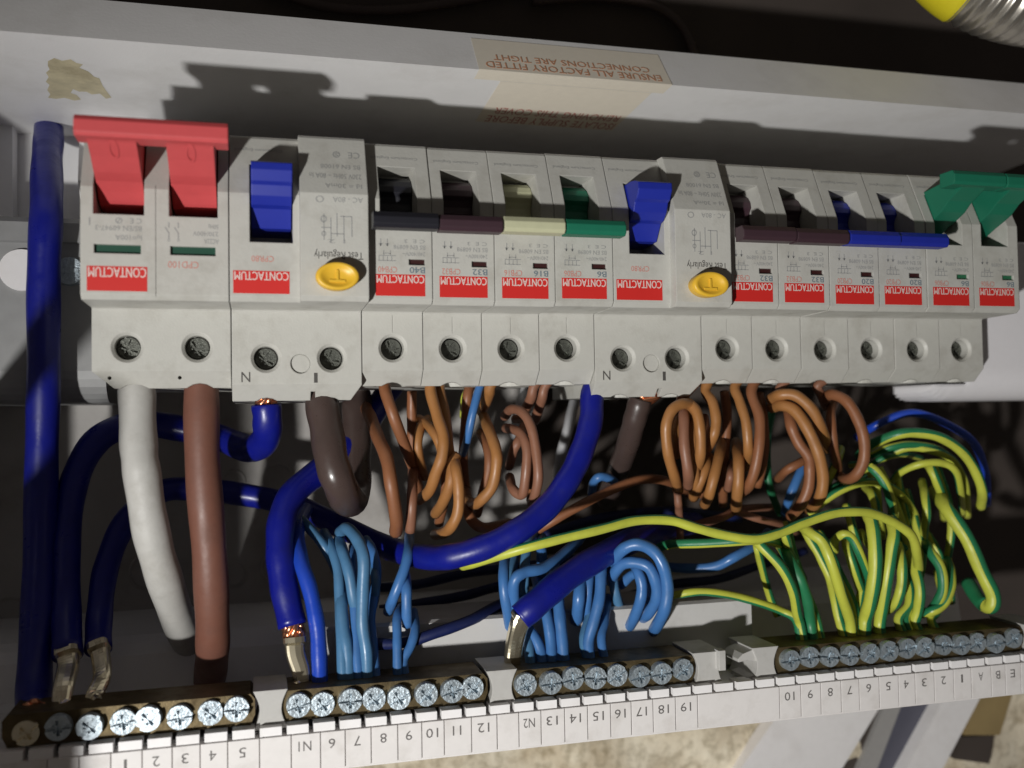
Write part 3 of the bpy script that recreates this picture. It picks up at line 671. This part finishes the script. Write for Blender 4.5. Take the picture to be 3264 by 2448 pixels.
wire('grey_cable', 'pale grey sheathed cable hanging right of the hairpin bunch', 'grey sheathed cables in the shadows', 'wgreyc', 4.0, [(1245, 850, -62), (1235, 893, -55), (1225, 935, -52), (1215, 975, -56), (1205, 1030, -66)])
wire('grey_cable', 'pale grey sheathed cable above the hairpin bunch', 'grey sheathed cables in the shadows', 'wgreyc', 3.8, [(1140, 830, -40), (1130, 858, -36), (1122, 890, -40), (1112, 940, -60)])

# brown wires, right group
br('outermost left wire of the big brown bunch, looping over its top', 'worange', [(1505, 900, -6), (1492, 876, -3), (1470, 872, -1), (1449, 888, 0), (1438, 925, 0), (1446, 980, -2), (1459, 1030, -7), (1465, 1060, -16)])
br('straight wire in the middle of the big brown bunch', 'wpink', [(1474, 880, -8), (1478, 905, -3), (1480, 960, -1), (1485, 1020, -2), (1487, 1050, -10)])
br('right-hand wire of the big brown bunch arching over', 'worange', [(1468, 878, -12), (1487, 870, -5), (1504, 890, -1), (1515, 940, 0), (1513, 990, -3), (1503, 1015, -10)])
br('short wire inside the loop of the big brown bunch', 'worange', [(1466, 905, -10), (1461, 922, -7), (1457, 948, -8), (1460, 985, -14)], 3.3)
br('brown wire under the fifth breaker bowing right of the big bunch', 'worange', [('m', 188, -5, -9), (1526, 840, -9), (1540, 872, -6), (1547, 910, -4), (1540, 945, -5), (1528, 968, -12), (1520, 990, -22)])
br('long lower wire leaning left at the foot of the big bunch', 'worange', [(1560, 945, -22), (1553, 985, -8), (1543, 1030, -4), (1530, 1070, -7), (1522, 1090, -16)])
br('short wire tip between the big bunch and the leaning wire', 'worange', [(1530, 985, -14), (1522, 1013, -8), (1510, 1052, -9), (1505, 1065, -16)], 3.6)
br('stub rising from the big bunch into the fifth breaker', 'wbrown', [('m', 185, -5, -9), (1497, 830, -9), (1482, 850, -8), (1472, 872, -9), (1470, 900, -15)])
br('thin red-brown wire hanging below the left of the big bunch', 'wpink', [(1456, 1010, -22), (1460, 1045, -16), (1466, 1085, -14), (1466, 1105, -18), (1470, 1180, -30)], 2.8)
br('left wire of the pair under the sixth breaker', 'worange', [('m', 203, -5, -9), (1588, 832, -9), (1598, 867, -6), (1612, 910, -3), (1618, 960, -3), (1615, 990, -8), (1610, 1010, -20)], 3.5)
br('right wire of the pair under the sixth breaker, curling left below', 'wbrown', [('m', 207, -5, -10), (1622, 845, -8), (1637, 900, -4), (1640, 955, -2), (1632, 1010, -3), (1618, 1050, -7), (1600, 1065, -18)], 3.8)
br('straight wire below the pair under the sixth breaker', 'worange', [(1590, 955, -26), (1595, 985, -9), (1595, 1030, -6), (1592, 1078, -10), (1590, 1100, -20)], 4)
br('short pale wire left of the straight one below the pair', 'wpink', [(1583, 1000, -18), (1577, 1025, -10), (1572, 1058, -14)], 3)
br('upper arching wire under the seventh breaker', 'worange', [(1665, 862, -12), (1685, 852, -6), (1718, 856, -3), (1752, 882, -1), (1772, 918, -2), (1782, 948, -7), (1788, 970, -16)], 4)
br('lower arching wire under the seventh breaker ending in a hook', 'worange', [(1668, 880, -14), (1688, 876, -7), (1716, 887, -3), (1745, 922, 0), (1764, 975, 1), (1777, 1030, 0), (1772, 1070, -3), (1757, 1092, -10), (1745, 1100, -22)], 4.2)
br('wire curving inside the arches under the seventh breaker, leaning left below', 'wbrown', [(1703, 880, -10), (1708, 920, -6), (1724, 958, -5), (1745, 985, -4), (1751, 1010, -3), (1745, 1055, -4), (1727, 1095, -7), (1708, 1115, -15)], 4)
br('short wire pointing left under the arches of the seventh breaker', 'wbrown', [(1755, 985, -16), (1730, 998, -11), (1698, 1016, -13), (1680, 1035, -25)], 3.3)
br('stub entering the seventh breaker above the arches', 'wpink', [('m', 222.5, -5, -9), (1690, 830, -9), (1688, 846, -11), (1690, 868, -18)], 3.2)
br('large open brown hoop under the eighth breaker', 'wbrown', [(1780, 862, -14), (1797, 853, -8), (1828, 864, -3), (1852, 902, 0), (1866, 950, 1), (1866, 995, 0), (1850, 1025, -3), (1828, 1036, -9), (1815, 1030, -20)], 4)
br('inner brown wire inside the large hoop', 'wbrown', [(1803, 868, -18), (1796, 892, -11), (1794, 925, -9), (1803, 972, -9), (1809, 1000, -14), (1810, 1030, -24)], 3.6)
br('stub entering the eighth breaker above the hoop', 'wpink', [('m', 239.5, -5, -9), (1768, 828, -9), (1773, 850, -11), (1785, 880, -18)], 3.2)
br('short red-brown wire lying across behind the yellow arc', 'wpink', [(1500, 1135, -26), (1560, 1118, -20), (1600, 1100, -24), (1680, 1095, -34)], 3)
br('red-brown wire disappearing behind the left end of the earth bunch', 'wpink', [(1590, 1105, -20), (1640, 1120, -18), (1690, 1135, -22), (1720, 1150, -34)], 2.8)
wire('blue_wire', 'short blue wire behind the arches of the seventh breaker', None, 'wlight', 3.2, [(1745, 980, -24), (1733, 1012, -18), (1708, 1072, -18), (1695, 1110, -26)])
earth('dark green wire running down left of the seventh breaker arches', 3.0, [(1668, 890, -32), (1659, 950, -28), (1656, 1010, -26), (1663, 1056, -26), (1685, 1110, -30)], 180, 70)

# light blue neutrals, first bunch
GN = 'light blue neutral wires'
def nb(label, pts, m='wlight', dia=3.4, end=0): return wire('light_blue_wire', label, GN, m, dia, pts, bar_end=end)
nb('dim blue wire slanting right at the top left of the first bunch', [(650, 1120, -30), (662, 1135, -24), (700, 1182, -18), (730, 1240, -22), (745, 1300, -34)], 'wsky', 3, None)
nb('light blue wire joining the main one from the left in the first bunch', [(732, 1165, -22), (740, 1192, -12), (755, 1240, -8), (765, 1300, -8), (775, 1345, -12)], 'wsky', 3.4, None)
nb('longest light blue wire of the first bunch, bent over at its top', [(735, 1150, -22), (751, 1142, -14), (772, 1165, -7), (784, 1205, -4), (785, 1275, -3), (784, 1350, -3), (791, 1410, -3)], 'wsky', 3.7)
nb('light blue wire standing left of the longest in the first bunch', [(744, 1230, -22), (739, 1299, -10), (742, 1349, -6), (747, 1390, -4), (752, 1425, -3)], 'wsky', 3.7)
nb('short dim wire right of the longest in the first bunch', [(800, 1200, -24), (809, 1238, -13), (811, 1275, -12), (806, 1310, -20)], 'wsky', 2.8, None)
nb('light blue wire leaning left in the small pair right of the first bunch', [(884, 1150, -30), (883, 1182, -14), (873, 1226, -9), (852, 1285, -9), (838, 1322, -16)], 'wlight', 3.2, None)
nb('upright light blue wire in the small pair right of the first bunch', [(872, 1225, -20), (877, 1258, -9), (880, 1300, -7), (879, 1352, -9)], 'wlight', 3.2, None)
nb('dark blue foot on the left below the small pair', [(868, 1310, -14), (859, 1338, -8), (857, 1372, -5), (856, 1405, -4)], 'wlight', 2.8)
nb('dark blue foot on the right below the small pair', [(893, 1320, -16), (897, 1360, -8), (886, 1395, -5), (873, 1425, -4)], 'wlight', 2.8)
# second bunch
nb('leftmost light blue wire of the middle bunch', [(1095, 1180, -24), (1091, 1218, -12), (1089, 1270, -8), (1096, 1330, -10), (1106, 1380, -18)], end=None)
nb('light blue wire passing behind the yellow arc in the middle bunch', [(1165, 1140, -30), (1144, 1166, -20), (1134, 1211, -13), (1130, 1261, -12), (1128, 1310, -20)], 'wsky', 3.2, None)
nb('light blue stub between the yellow arc and thick blue cable', [(1170, 1160, -26), (1171, 1188, -15), (1170, 1220, -16), (1168, 1255, -25)], end=None)
nb('light blue wire bent square to the right in the middle bunch', [(1258, 1155, -26), (1240, 1178, -18), (1208, 1206, -11), (1172, 1226, -7), (1134, 1236, -5), (1113, 1256, -5), (1110, 1300, -8), (1125, 1345, -10), (1152, 1372, -6), (1166, 1410, -4)], dia=3.6)
nb('first upright wire below the thick blue cable', [(1155, 1240, -24), (1170, 1290, -11), (1180, 1330, -6), (1189, 1385, -4)], end=-.5)
nb('second upright wire below the thick blue cable', [(1205, 1230, -24), (1207, 1280, -10), (1207, 1330, -6), (1213, 1375, -4)], dia=3.7)
nb('third upright wire below the thick blue cable, cut off short', [(1252, 1215, -20), (1251, 1252, -9), (1248, 1300, -6), (1245, 1342, -12)], dia=3.8, end=None)
nb('fourth upright wire below the thick blue cable, slim', [(1277, 1200, -22), (1274, 1238, -10), (1270, 1290, -8), (1265, 1342, -14)], dia=3.2, end=None)
nb('long upright wire on the right of the middle bunch, foot turned left', [(1305, 1180, -22), (1300, 1222, -9), (1297, 1285, -5), (1285, 1338, -4), (1270, 1388, -4)], dia=3.6)
nb('short wire behind the foot of the long upright one', [(1313, 1290, -18), (1306, 1338, -9), (1298, 1380, -5)], dia=2.9)
nb('outer hoop of the light blue coil on the right', [(1312, 1222, -16), (1326, 1205, -8), (1350, 1184, -3), (1380, 1176, 0), (1412, 1192, 1), (1434, 1226, 2), (1442, 1275, 1), (1437, 1315, -1), (1421, 1352, -8), (1405, 1370, -18)], dia=3.9, end=None)
nb('inner hoop of the light blue coil on the right', [(1318, 1255, -18), (1326, 1238, -10), (1342, 1219, -6), (1370, 1214, -3), (1399, 1226, -1), (1418, 1260, -1), (1417, 1300, -3), (1395, 1328, -10), (1380, 1335, -20)], dia=3.7, end=None)
nb('innermost bowed wire of the light blue coil', [(1366, 1212, -12), (1377, 1232, -5), (1386, 1265, -3), (1383, 1302, -4), (1365, 1343, -10), (1352, 1365, -20)], dia=3.5, end=None)
nb('small light blue hook above the long red-brown wire', [(1278, 1065, -34), (1284, 1040, -27), (1300, 1029, -25), (1322, 1036, -28), (1335, 1055, -40)], dia=3, end=None)
nb('light blue wire slanting under the yellow arc towards the earth bunch', [(1440, 1225, -34), (1490, 1228, -27), (1545, 1224, -22), (1586, 1204, -18), (1625, 1178, -20), (1660, 1150, -34)], dia=3.4, end=None)
# dark blue runs along the back
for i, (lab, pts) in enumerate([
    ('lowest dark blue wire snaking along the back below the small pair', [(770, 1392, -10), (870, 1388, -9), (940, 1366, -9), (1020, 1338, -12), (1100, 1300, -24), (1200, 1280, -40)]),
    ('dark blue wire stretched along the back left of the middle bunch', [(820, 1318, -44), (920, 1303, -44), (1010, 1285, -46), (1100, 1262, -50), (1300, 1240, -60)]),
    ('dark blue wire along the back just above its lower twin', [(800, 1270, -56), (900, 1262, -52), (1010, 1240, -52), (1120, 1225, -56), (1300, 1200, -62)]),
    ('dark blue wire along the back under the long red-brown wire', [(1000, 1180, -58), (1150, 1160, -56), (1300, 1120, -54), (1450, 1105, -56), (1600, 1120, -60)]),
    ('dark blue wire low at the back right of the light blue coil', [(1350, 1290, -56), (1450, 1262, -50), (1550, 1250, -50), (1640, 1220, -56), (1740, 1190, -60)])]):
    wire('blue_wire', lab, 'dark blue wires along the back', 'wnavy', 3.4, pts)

# green and yellow earths
earth('long yellow earth wire arching from the centre over the right bunch', 3.5,
      [(1000, 1222, -10), (1031, 1214, -3), (1124, 1189, 6), (1211, 1165, 8), (1299, 1141, 8), (1374, 1123, 7), (1449, 1122, 7), (1502, 1138, 8), (1560, 1153, 9), (1623, 1162, 10), (1680, 1155, 10), (1736, 1132, 10), (1800, 1110, 10), (1850, 1104, 10), (1890, 1110, 9), (1935, 1130, 8), (1968, 1156, 7), (1982, 1196, 4), (1985, 1230, -4)], 48, 100)
earth('short yellow earth wire joining the long arc from the left', 3.4, [(1420, 1185, -18), (1448, 1177, -10), (1528, 1175, -2), (1598, 1170, 3), (1650, 1166, 0), (1700, 1180, -12)], 112, 80)
earth('low yellow earth wire lying along the bottom to the earth bar', 3.0, [(1400, 1300, -30), (1453, 1289, -14), (1511, 1279, -9), (1573, 1284, -8), (1636, 1300, -7), (1686, 1318, -7), (1720, 1340, -4)], -50, 70, 0)
earth('dim slack earth wire hanging at the left of the earth bunch', 3.0, [(1632, 1165, -10), (1637, 1185, -8), (1644, 1215, -12), (1661, 1286, -22), (1680, 1330, -22)], 112, 80)
earth('first long earth wire on the left sweeping to the bar', 3.6, [(1625, 1160, -2), (1645, 1180, 2), (1684, 1226, 4), (1709, 1274, 3), (1722, 1325, -1), (1726, 1350, -3)], 112, 80, 1)
earth('pale green earth wire beside the first long one', 4.2, [(1680, 1170, -14), (1700, 1200, -4), (1726, 1249, 1), (1744, 1300, 0), (1752, 1345, -3)], 215, 75, 0)
earth('short earth wire dropping from the long arc near its middle', 3.4, [(1690, 1140, -2), (1698, 1158, -2), (1710, 1198, -10), (1735, 1250, -24)], 112, 80)
earth('wide bright yellow earth wire running down to the bar', 4.0, [(1730, 1135, -4), (1752, 1150, 2), (1778, 1170, 5), (1799, 1219, 7), (1820, 1286, 5), (1838, 1340, 0)], 70, 98, 1)
earth('dim olive earth wire left of the wide bright one', 3.6, [(1738, 1140, -14), (1747, 1160, -12), (1770, 1200, -10), (1792, 1250, -8), (1803, 1300, -5), (1812, 1340, -4)], 112, 80, 1)
earth('small hooped earth wire, yellow outside, in the middle of the bunch', 3.3, [(1803, 1190, -8), (1805, 1168, -3), (1820, 1153, 1), (1838, 1162, 2), (1857, 1200, 2), (1876, 1250, -2), (1884, 1285, -12)], -50, 70)
earth('green striped earth wire inside the small hoop', 3.6, [(1826, 1160, -10), (1832, 1185, -4), (1845, 1236, -3), (1860, 1280, -8), (1868, 1310, -18)], 112, 80)
earth('upright half yellow half green earth wire at the centre of the bunch', 5.0, [(1876, 1112, 0), (1884, 1130, 3), (1890, 1175, 5), (1891, 1236, 5), (1882, 1299, 2), (1868, 1340, -2)], 112, 80, -1)
earth('second upright earth wire, green to the right, beside the central one', 4.6, [(1925, 1120, -1), (1929, 1150, 2), (1927, 1186, 3), (1916, 1261, 2), (1898, 1342, -3)], 112, 80, -1)
earth('thin earth wire squeezed behind the two upright ones', 3.0, [(1860, 1150, -16), (1866, 1160, -10), (1888, 1196, -8), (1905, 1250, -14)], 112, 80)
earth('bowed yellow earth wire right of the upright ones', 3.9, [(1938, 1175, -10), (1946, 1206, -2), (1951, 1258, 0), (1940, 1295, -2), (1924, 1310, -6), (1910, 1320, -14)], 112, 80)
earth('yellow earth wire with a green side pointing down mid-right', 4.0, [(1964, 1195, -12), (1973, 1216, -5), (1987, 1270, -1), (1985, 1318, -3), (1978, 1345, -4)], 112, 80, 0)
earth('curved green and yellow wire hugging the right of the bunch', 4.0, [(2000, 1175, -12), (2010, 1193, -6), (2030, 1228, -3), (2034, 1272, -3), (2020, 1304, -6), (2006, 1325, -12)], -50, 70)
earth('outer crescent of yellow earth wire on the right of the bunch', 3.8, [(2046, 1210, -14), (2052, 1235, -7), (2052, 1272, -4), (2036, 1305, -4), (2010, 1320, -5), (1990, 1325, -9)], -50, 70)
earth('thick striped earth wire bent like a hook at the far right', 5.6, [(2020, 1060, -24), (2040, 1092, -8), (2086, 1161, -3), (2119, 1232, -1), (2143, 1285, 0), (2140, 1310, -1), (2118, 1298, -6), (2090, 1258, -14)], 112, 80)
earth('high arching earth wire, yellow below and green above', 4.0, [(1855, 985, -28), (1882, 960, -20), (1935, 940, -12), (1978, 934, -9), (2026, 945, -7), (2075, 972, -7), (2105, 1012, -8), (2120, 1060, -10), (2119, 1095, -16)], 66, 76)
wire('blue_wire', 'blue wire arching over the high green and yellow one', None, 'wmid', 3.0, [(1850, 945, -38), (1886, 922, -30), (1938, 900, -25), (1978, 894, -22), (2026, 905, -20), (2085, 940, -20), (2115, 975, -22), (2130, 1030, -28), (2132, 1090, -34)])
earth('pale yellow earth wire arched below the high one', 2.9, [(1920, 1050, -24), (1943, 1023, -16), (1988, 1004, -10), (2034, 1001, -8), (2062, 1019, -8), (2074, 1062, -14), (2080, 1110, -26)], 0, 80)
earth('short yellow earth wire curving down beneath the large hoop', 3.6, [(1852, 1020, -18), (1876, 1010, -9), (1900, 1026, -6), (1916, 1056, -6), (1925, 1092, -10), (1928, 1130, -20)], -55, 70)
earth('green and yellow wire under the pale arched one', 3.6, [(2000, 1000, -18), (2012, 1015, -13), (2025, 1040, -12), (2033, 1074, -16), (2040, 1120, -26)], 112, 80)
earth('short bright yellow wire segment above the hugging curved one', 3.3, [(1992, 1040, -18), (1998, 1070, -9), (2002, 1110, -7), (1999, 1146, -12), (1996, 1180, -20)], 112, 80)
earth('dim yellow wire left of the short bright segment', 3.0, [(1940, 1030, -24), (1945, 1060, -18), (1958, 1110, -16), (1966, 1150, -24)], 112, 80)
earth('thin earth wire passing flat at the back under the blue arc', 2.6, [(1860, 1020, -30), (1893, 997, -24), (1925, 986, -22), (1958, 981, -26), (1990, 990, -34)], 112, 80)
earth('tiny green and yellow end left of the inner brown wire', 3.6, [(1785, 1050, -24), (1795, 1024, -17), (1806, 998, -18), (1815, 970, -28)], 0, 60)
earth('green wire slanting up beneath the large brown hoop', 3.2, [(1765, 1080, -28), (1796, 1058, -20), (1832, 1038, -18), (1870, 1020, -26)], 180, 60)

earth('slim striped earth wire between the wide bright one and the small hoop', 3.2, [(1770, 1150, -14), (1790, 1185, -8), (1812, 1235, -6), (1838, 1290, -4), (1850, 1335, -4)], 112, 80, 0)
earth('dim green earth wire behind the bowed yellow one', 3.2, [(1935, 1150, -22), (1952, 1180, -14), (1968, 1240, -9), (1966, 1300, -7), (1955, 1340, -5)], -60, 70, 0)
earth('short striped earth wire dropping from the upper cluster to the long arc', 3.4, [(1868, 1050, -20), (1884, 1070, -12), (1890, 1100, -9), (1886, 1135, -12)], 112, 80)
earth('striped earth wire slanting behind the right crescents', 3.4, [(1990, 1140, -26), (2012, 1170, -18), (2030, 1205, -16), (2050, 1260, -14), (2055, 1300, -18)], 112, 80)
earth('faint green wire bridging the cluster under the high arch', 3.0, [(1880, 985, -26), (1920, 965, -20), (1975, 960, -18), (2030, 975, -18), (2070, 1010, -22)], 230, 80)
earth('olive earth wire hanging behind the pale green one', 3.2, [(1700, 1128, -18), (1712, 1180, -14), (1735, 1260, -11), (1762, 1335, -5)], 112, 80, 0)
earth('earth wire half hidden left of the central upright pair', 3.4, [(1828, 1092, -14), (1842, 1140, -9), (1864, 1230, -7), (1858, 1300, -6), (1848, 1340, -4)], 112, 80, 0)
earth('deep earth wire falling right of the second upright one', 3.4, [(1958, 1060, -24), (1975, 1120, -18), (1990, 1200, -13), (1972, 1310, -8)], 112, 80)
earth('earth wire crossing diagonally under the pale arched one', 3.2, [(1900, 1012, -22), (1925, 1060, -17), (1950, 1130, -14), (1966, 1215, -14), (1968, 1270, -20)], 60, 80)
earth('earth wire dropping beside the thick hook at the far right', 3.2, [(2022, 1005, -22), (2046, 1070, -17), (2056, 1140, -15), (2046, 1215, -16)], 112, 80)
earth('small earth curl under the left end of the high arch', 3.0, [(1838, 1004, -26), (1868, 1008, -19), (1893, 1045, -15), (1900, 1105, -16), (1908, 1160, -22)], 60, 80)
earth('earth wire looping just inside the blue and green arches', 3.2, [(1905, 990, -26), (1960, 968, -20), (2020, 975, -16), (2062, 1000, -15), (2086, 1048, -17), (2090, 1115, -26)], 62, 78)
earth('low earth arc behind the rise of the long one', 3.2, [(1745, 1110, -18), (1815, 1062, -14), (1880, 1042, -13), (1940, 1062, -14), (1972, 1105, -18), (1985, 1150, -26)], 62, 80)
earth('earth wire pressed against the bar right of the bowed one', 3.6, [(1945, 1225, -12), (1962, 1265, -7), (1960, 1305, -5), (1944, 1340, -4)], 112, 80, 0)
earth('earth wire fanning out to the bar near its right third', 3.4, [(2025, 1235, -16), (2035, 1280, -11), (2025, 1320, -8), (2012, 1340, -5)], 112, 80, 0)
nb('light blue wire rising behind the square-bent one', [(1112, 1200, -26), (1108, 1250, -18), (1120, 1310, -14), (1136, 1365, -8), (1142, 1405, -4)], 'wsky', 3.2)
nb('light blue wire seen behind the first upright pair', [(1192, 1225, -28), (1196, 1270, -17), (1198, 1330, -12), (1200, 1385, -6)], 'wlight', 3.2)
nb('light blue wire between the short uprights and the long one', [(1288, 1195, -28), (1285, 1250, -15), (1281, 1310, -12), (1262, 1380, -6)], 'wsky', 3.2)
nb('light blue strand tucked under the coil on the left', [(1335, 1200, -26), (1322, 1235, -16), (1330, 1285, -14), (1345, 1330, -20)], 'wsky', 3.2, None)
nb('light blue strand crossing behind the coil', [(1340, 1265, -20), (1370, 1240, -14), (1402, 1250, -10), (1408, 1290, -12), (1396, 1320, -20)], 'wlight', 3.2, None)
nb('pale blue wire left of the main bend in the first bunch', [(700, 1150, -28), (716, 1180, -18), (731, 1230, -13), (735, 1300, -10), (738, 1380, -5)], 'wsky', 3.2)
nb('pale blue wire squeezed between the two longest of the first bunch', [(764, 1180, -24), (768, 1230, -13), (766, 1300, -9), (770, 1370, -6), (772, 1415, -4)], 'wlight', 3.2)
nb('blue wire curving right out of the first bunch', [(790, 1165, -24), (806, 1195, -16), (812, 1250, -14), (800, 1330, -12), (806, 1390, -8)], 'wlight', 3.0)
br('brown wire just behind the straight one in the big bunch', 'worange', [(1494, 884, -12), (1497, 930, -6), (1498, 985, -5), (1500, 1040, -9), (1498, 1075, -18)], 3.8)
br('brown wire behind the right edge of the big bunch', 'wbrown', [(1520, 900, -18), (1526, 950, -13), (1522, 1010, -13), (1512, 1070, -20)], 3.6)
br('brown wire deep between the big bunch and the pair', 'wbrown', [(1565, 845, -16), (1568, 900, -18), (1565, 960, -18), (1560, 1030, -22), (1562, 1090, -32)], 3.4)
br('brown wire behind the pair under the sixth breaker', 'wbrown', [(1640, 850, -18), (1650, 910, -14), (1648, 980, -14), (1636, 1050, -20)], 3.4)
br('brown wire behind the tan fork below the second breaker', 'wbrown', [(962, 1000, -20), (965, 1040, -16), (958, 1080, -18), (948, 1130, -28)], 3.4)
br('brown wire hidden between first and second breaker wires', 'wbrown', [(890, 845, -22), (888, 900, -24), (892, 960, -26), (898, 1020, -30)], 3.4)
br('third strand behind the hairpin bunch', 'wbrown', [(1112, 905, -26), (1142, 910, -18), (1150, 960, -14), (1150, 1030, -14), (1146, 1080, -22)], 3.2)
br('brown wire behind the tan bow', 'wbrown', [(1038, 935, -26), (1052, 965, -18), (1056, 1010, -16), (1044, 1060, -20), (1030, 1110, -30)], 3.4)
# ------------------------------------------------------------------ around the box
def board(name, label, cat, m, quad, d0, d1, group=None):
    g = Geo(); a = [at(x, y, d1) for x, y in quad]; g.slab([(p[0], p[1]) for p in a], d0, d1)
    o = g.obj(name, M[m]); tag(o, label, cat, group); center(o); return o
board('cable_trunking', 'wide white trunking running down from under the strip', 'trunking', 'white', [(1725, 1480), (1930, 1480), (1770, 1740), (1545, 1740)], -96, -89)
board('grey_pipe', 'narrow pale grey trunking edge next to the dark slate one', 'trunking', 'lightgrey', [(1935, 1470), (1968, 1470), (1865, 1740), (1820, 1740)], -96, -92)
board('slate_trunking', 'dark slate grey trunking between the two white ones', 'trunking', 'greycab', [(1968, 1470), (2040, 1470), (1945, 1740), (1865, 1740)], -96, -93)
board('cable_trunking', 'narrow white trunking with small grey marks at the lower right', 'trunking', 'white', [(2070, 1455), (2145, 1455), (1995, 1740), (1915, 1740)], -96, -86)
board('wood_batten', 'short brown timber batten at the lower right corner', 'batten', 'batten', [(2130, 1455), (2200, 1455), (2160, 1588), (2082, 1588)], -96, -88)
board('dark_hole_block', 'small dark block standing in for the hole under the brown batten', 'block', 'wood', [(2078, 1592), (2146, 1588), (2138, 1650), (2062, 1640)], -96, -90)  # dark-coloured block added in place of a hole in the wall
board('dark_board_and_gap', 'dark sheet standing in for the gap between white and grey trunking', 'gap', 'wood', [(1880, 1470), (2075, 1470), (1925, 1740), (1765, 1740)], -97, -94.5)  # dark sheet added so the gap between the trunkings reads black
cp = [at(x, y, d) for x, y, d in ((1975, -200, -8), (2030, -130, -4), (2085, -74, 0), (2140, -36, 2), (2205, -14, 2), (2285, -4, 0), (2380, -2, -4))]
t = thing('flexible_conduit', 'ribbed metal conduit with a yellow sleeve at the upper right', 'conduit', cp[3]); t.location = V(0, 0, 0)
st0 = random.getstate(); c = spline(cp, 24); rings = []; u = None
for i, p in enumerate(c):
    tt = (c[min(i+1, len(c)-1)]-c[max(i-1, 0)]).normalized(); u = (tt.cross(Vector((0, 0, 1)))).normalized(); v = tt.cross(u)
    rings.append((p, u, v))
def hose(a, b, f): return [[tuple(p+(u*math.cos(q)+v*math.sin(q))*f(i)) for q in [2*math.pi*k/32 for k in range(32)]] for i, (p, u, v) in list(enumerate(rings))[a:b]]
Geo().rings(hose(0, 62, lambda i: 17.6-(.5 if i > 59 else 0))).obj('sleeve', M['yellowcap'], t, True)
Geo().rings(hose(60, len(rings), lambda i: 16.6+.75*math.cos(i*math.pi/3))).obj('ribbed_hose', M['chrome'], t, True)
wire('brown_wire', 'dim orange-brown cable sagging along the dark board at the top', 'dim cables on the dark board', 'darkbrown', 4, [(560, -30, -90), (700, 14, -90), (850, 22, -90), (1000, 2, -90), (1150, -30, -90)], cat='cable')
wire('brown_wire', 'dim orange-brown cable bending down behind the top edge', 'dim cables on the dark board', 'darkbrown', 4, [(1150, 4, -90), (1280, -4, -90), (1400, 10, -90), (1465, 50, -90), (1495, 110, -90), (1500, 170, -90)], cat='cable')
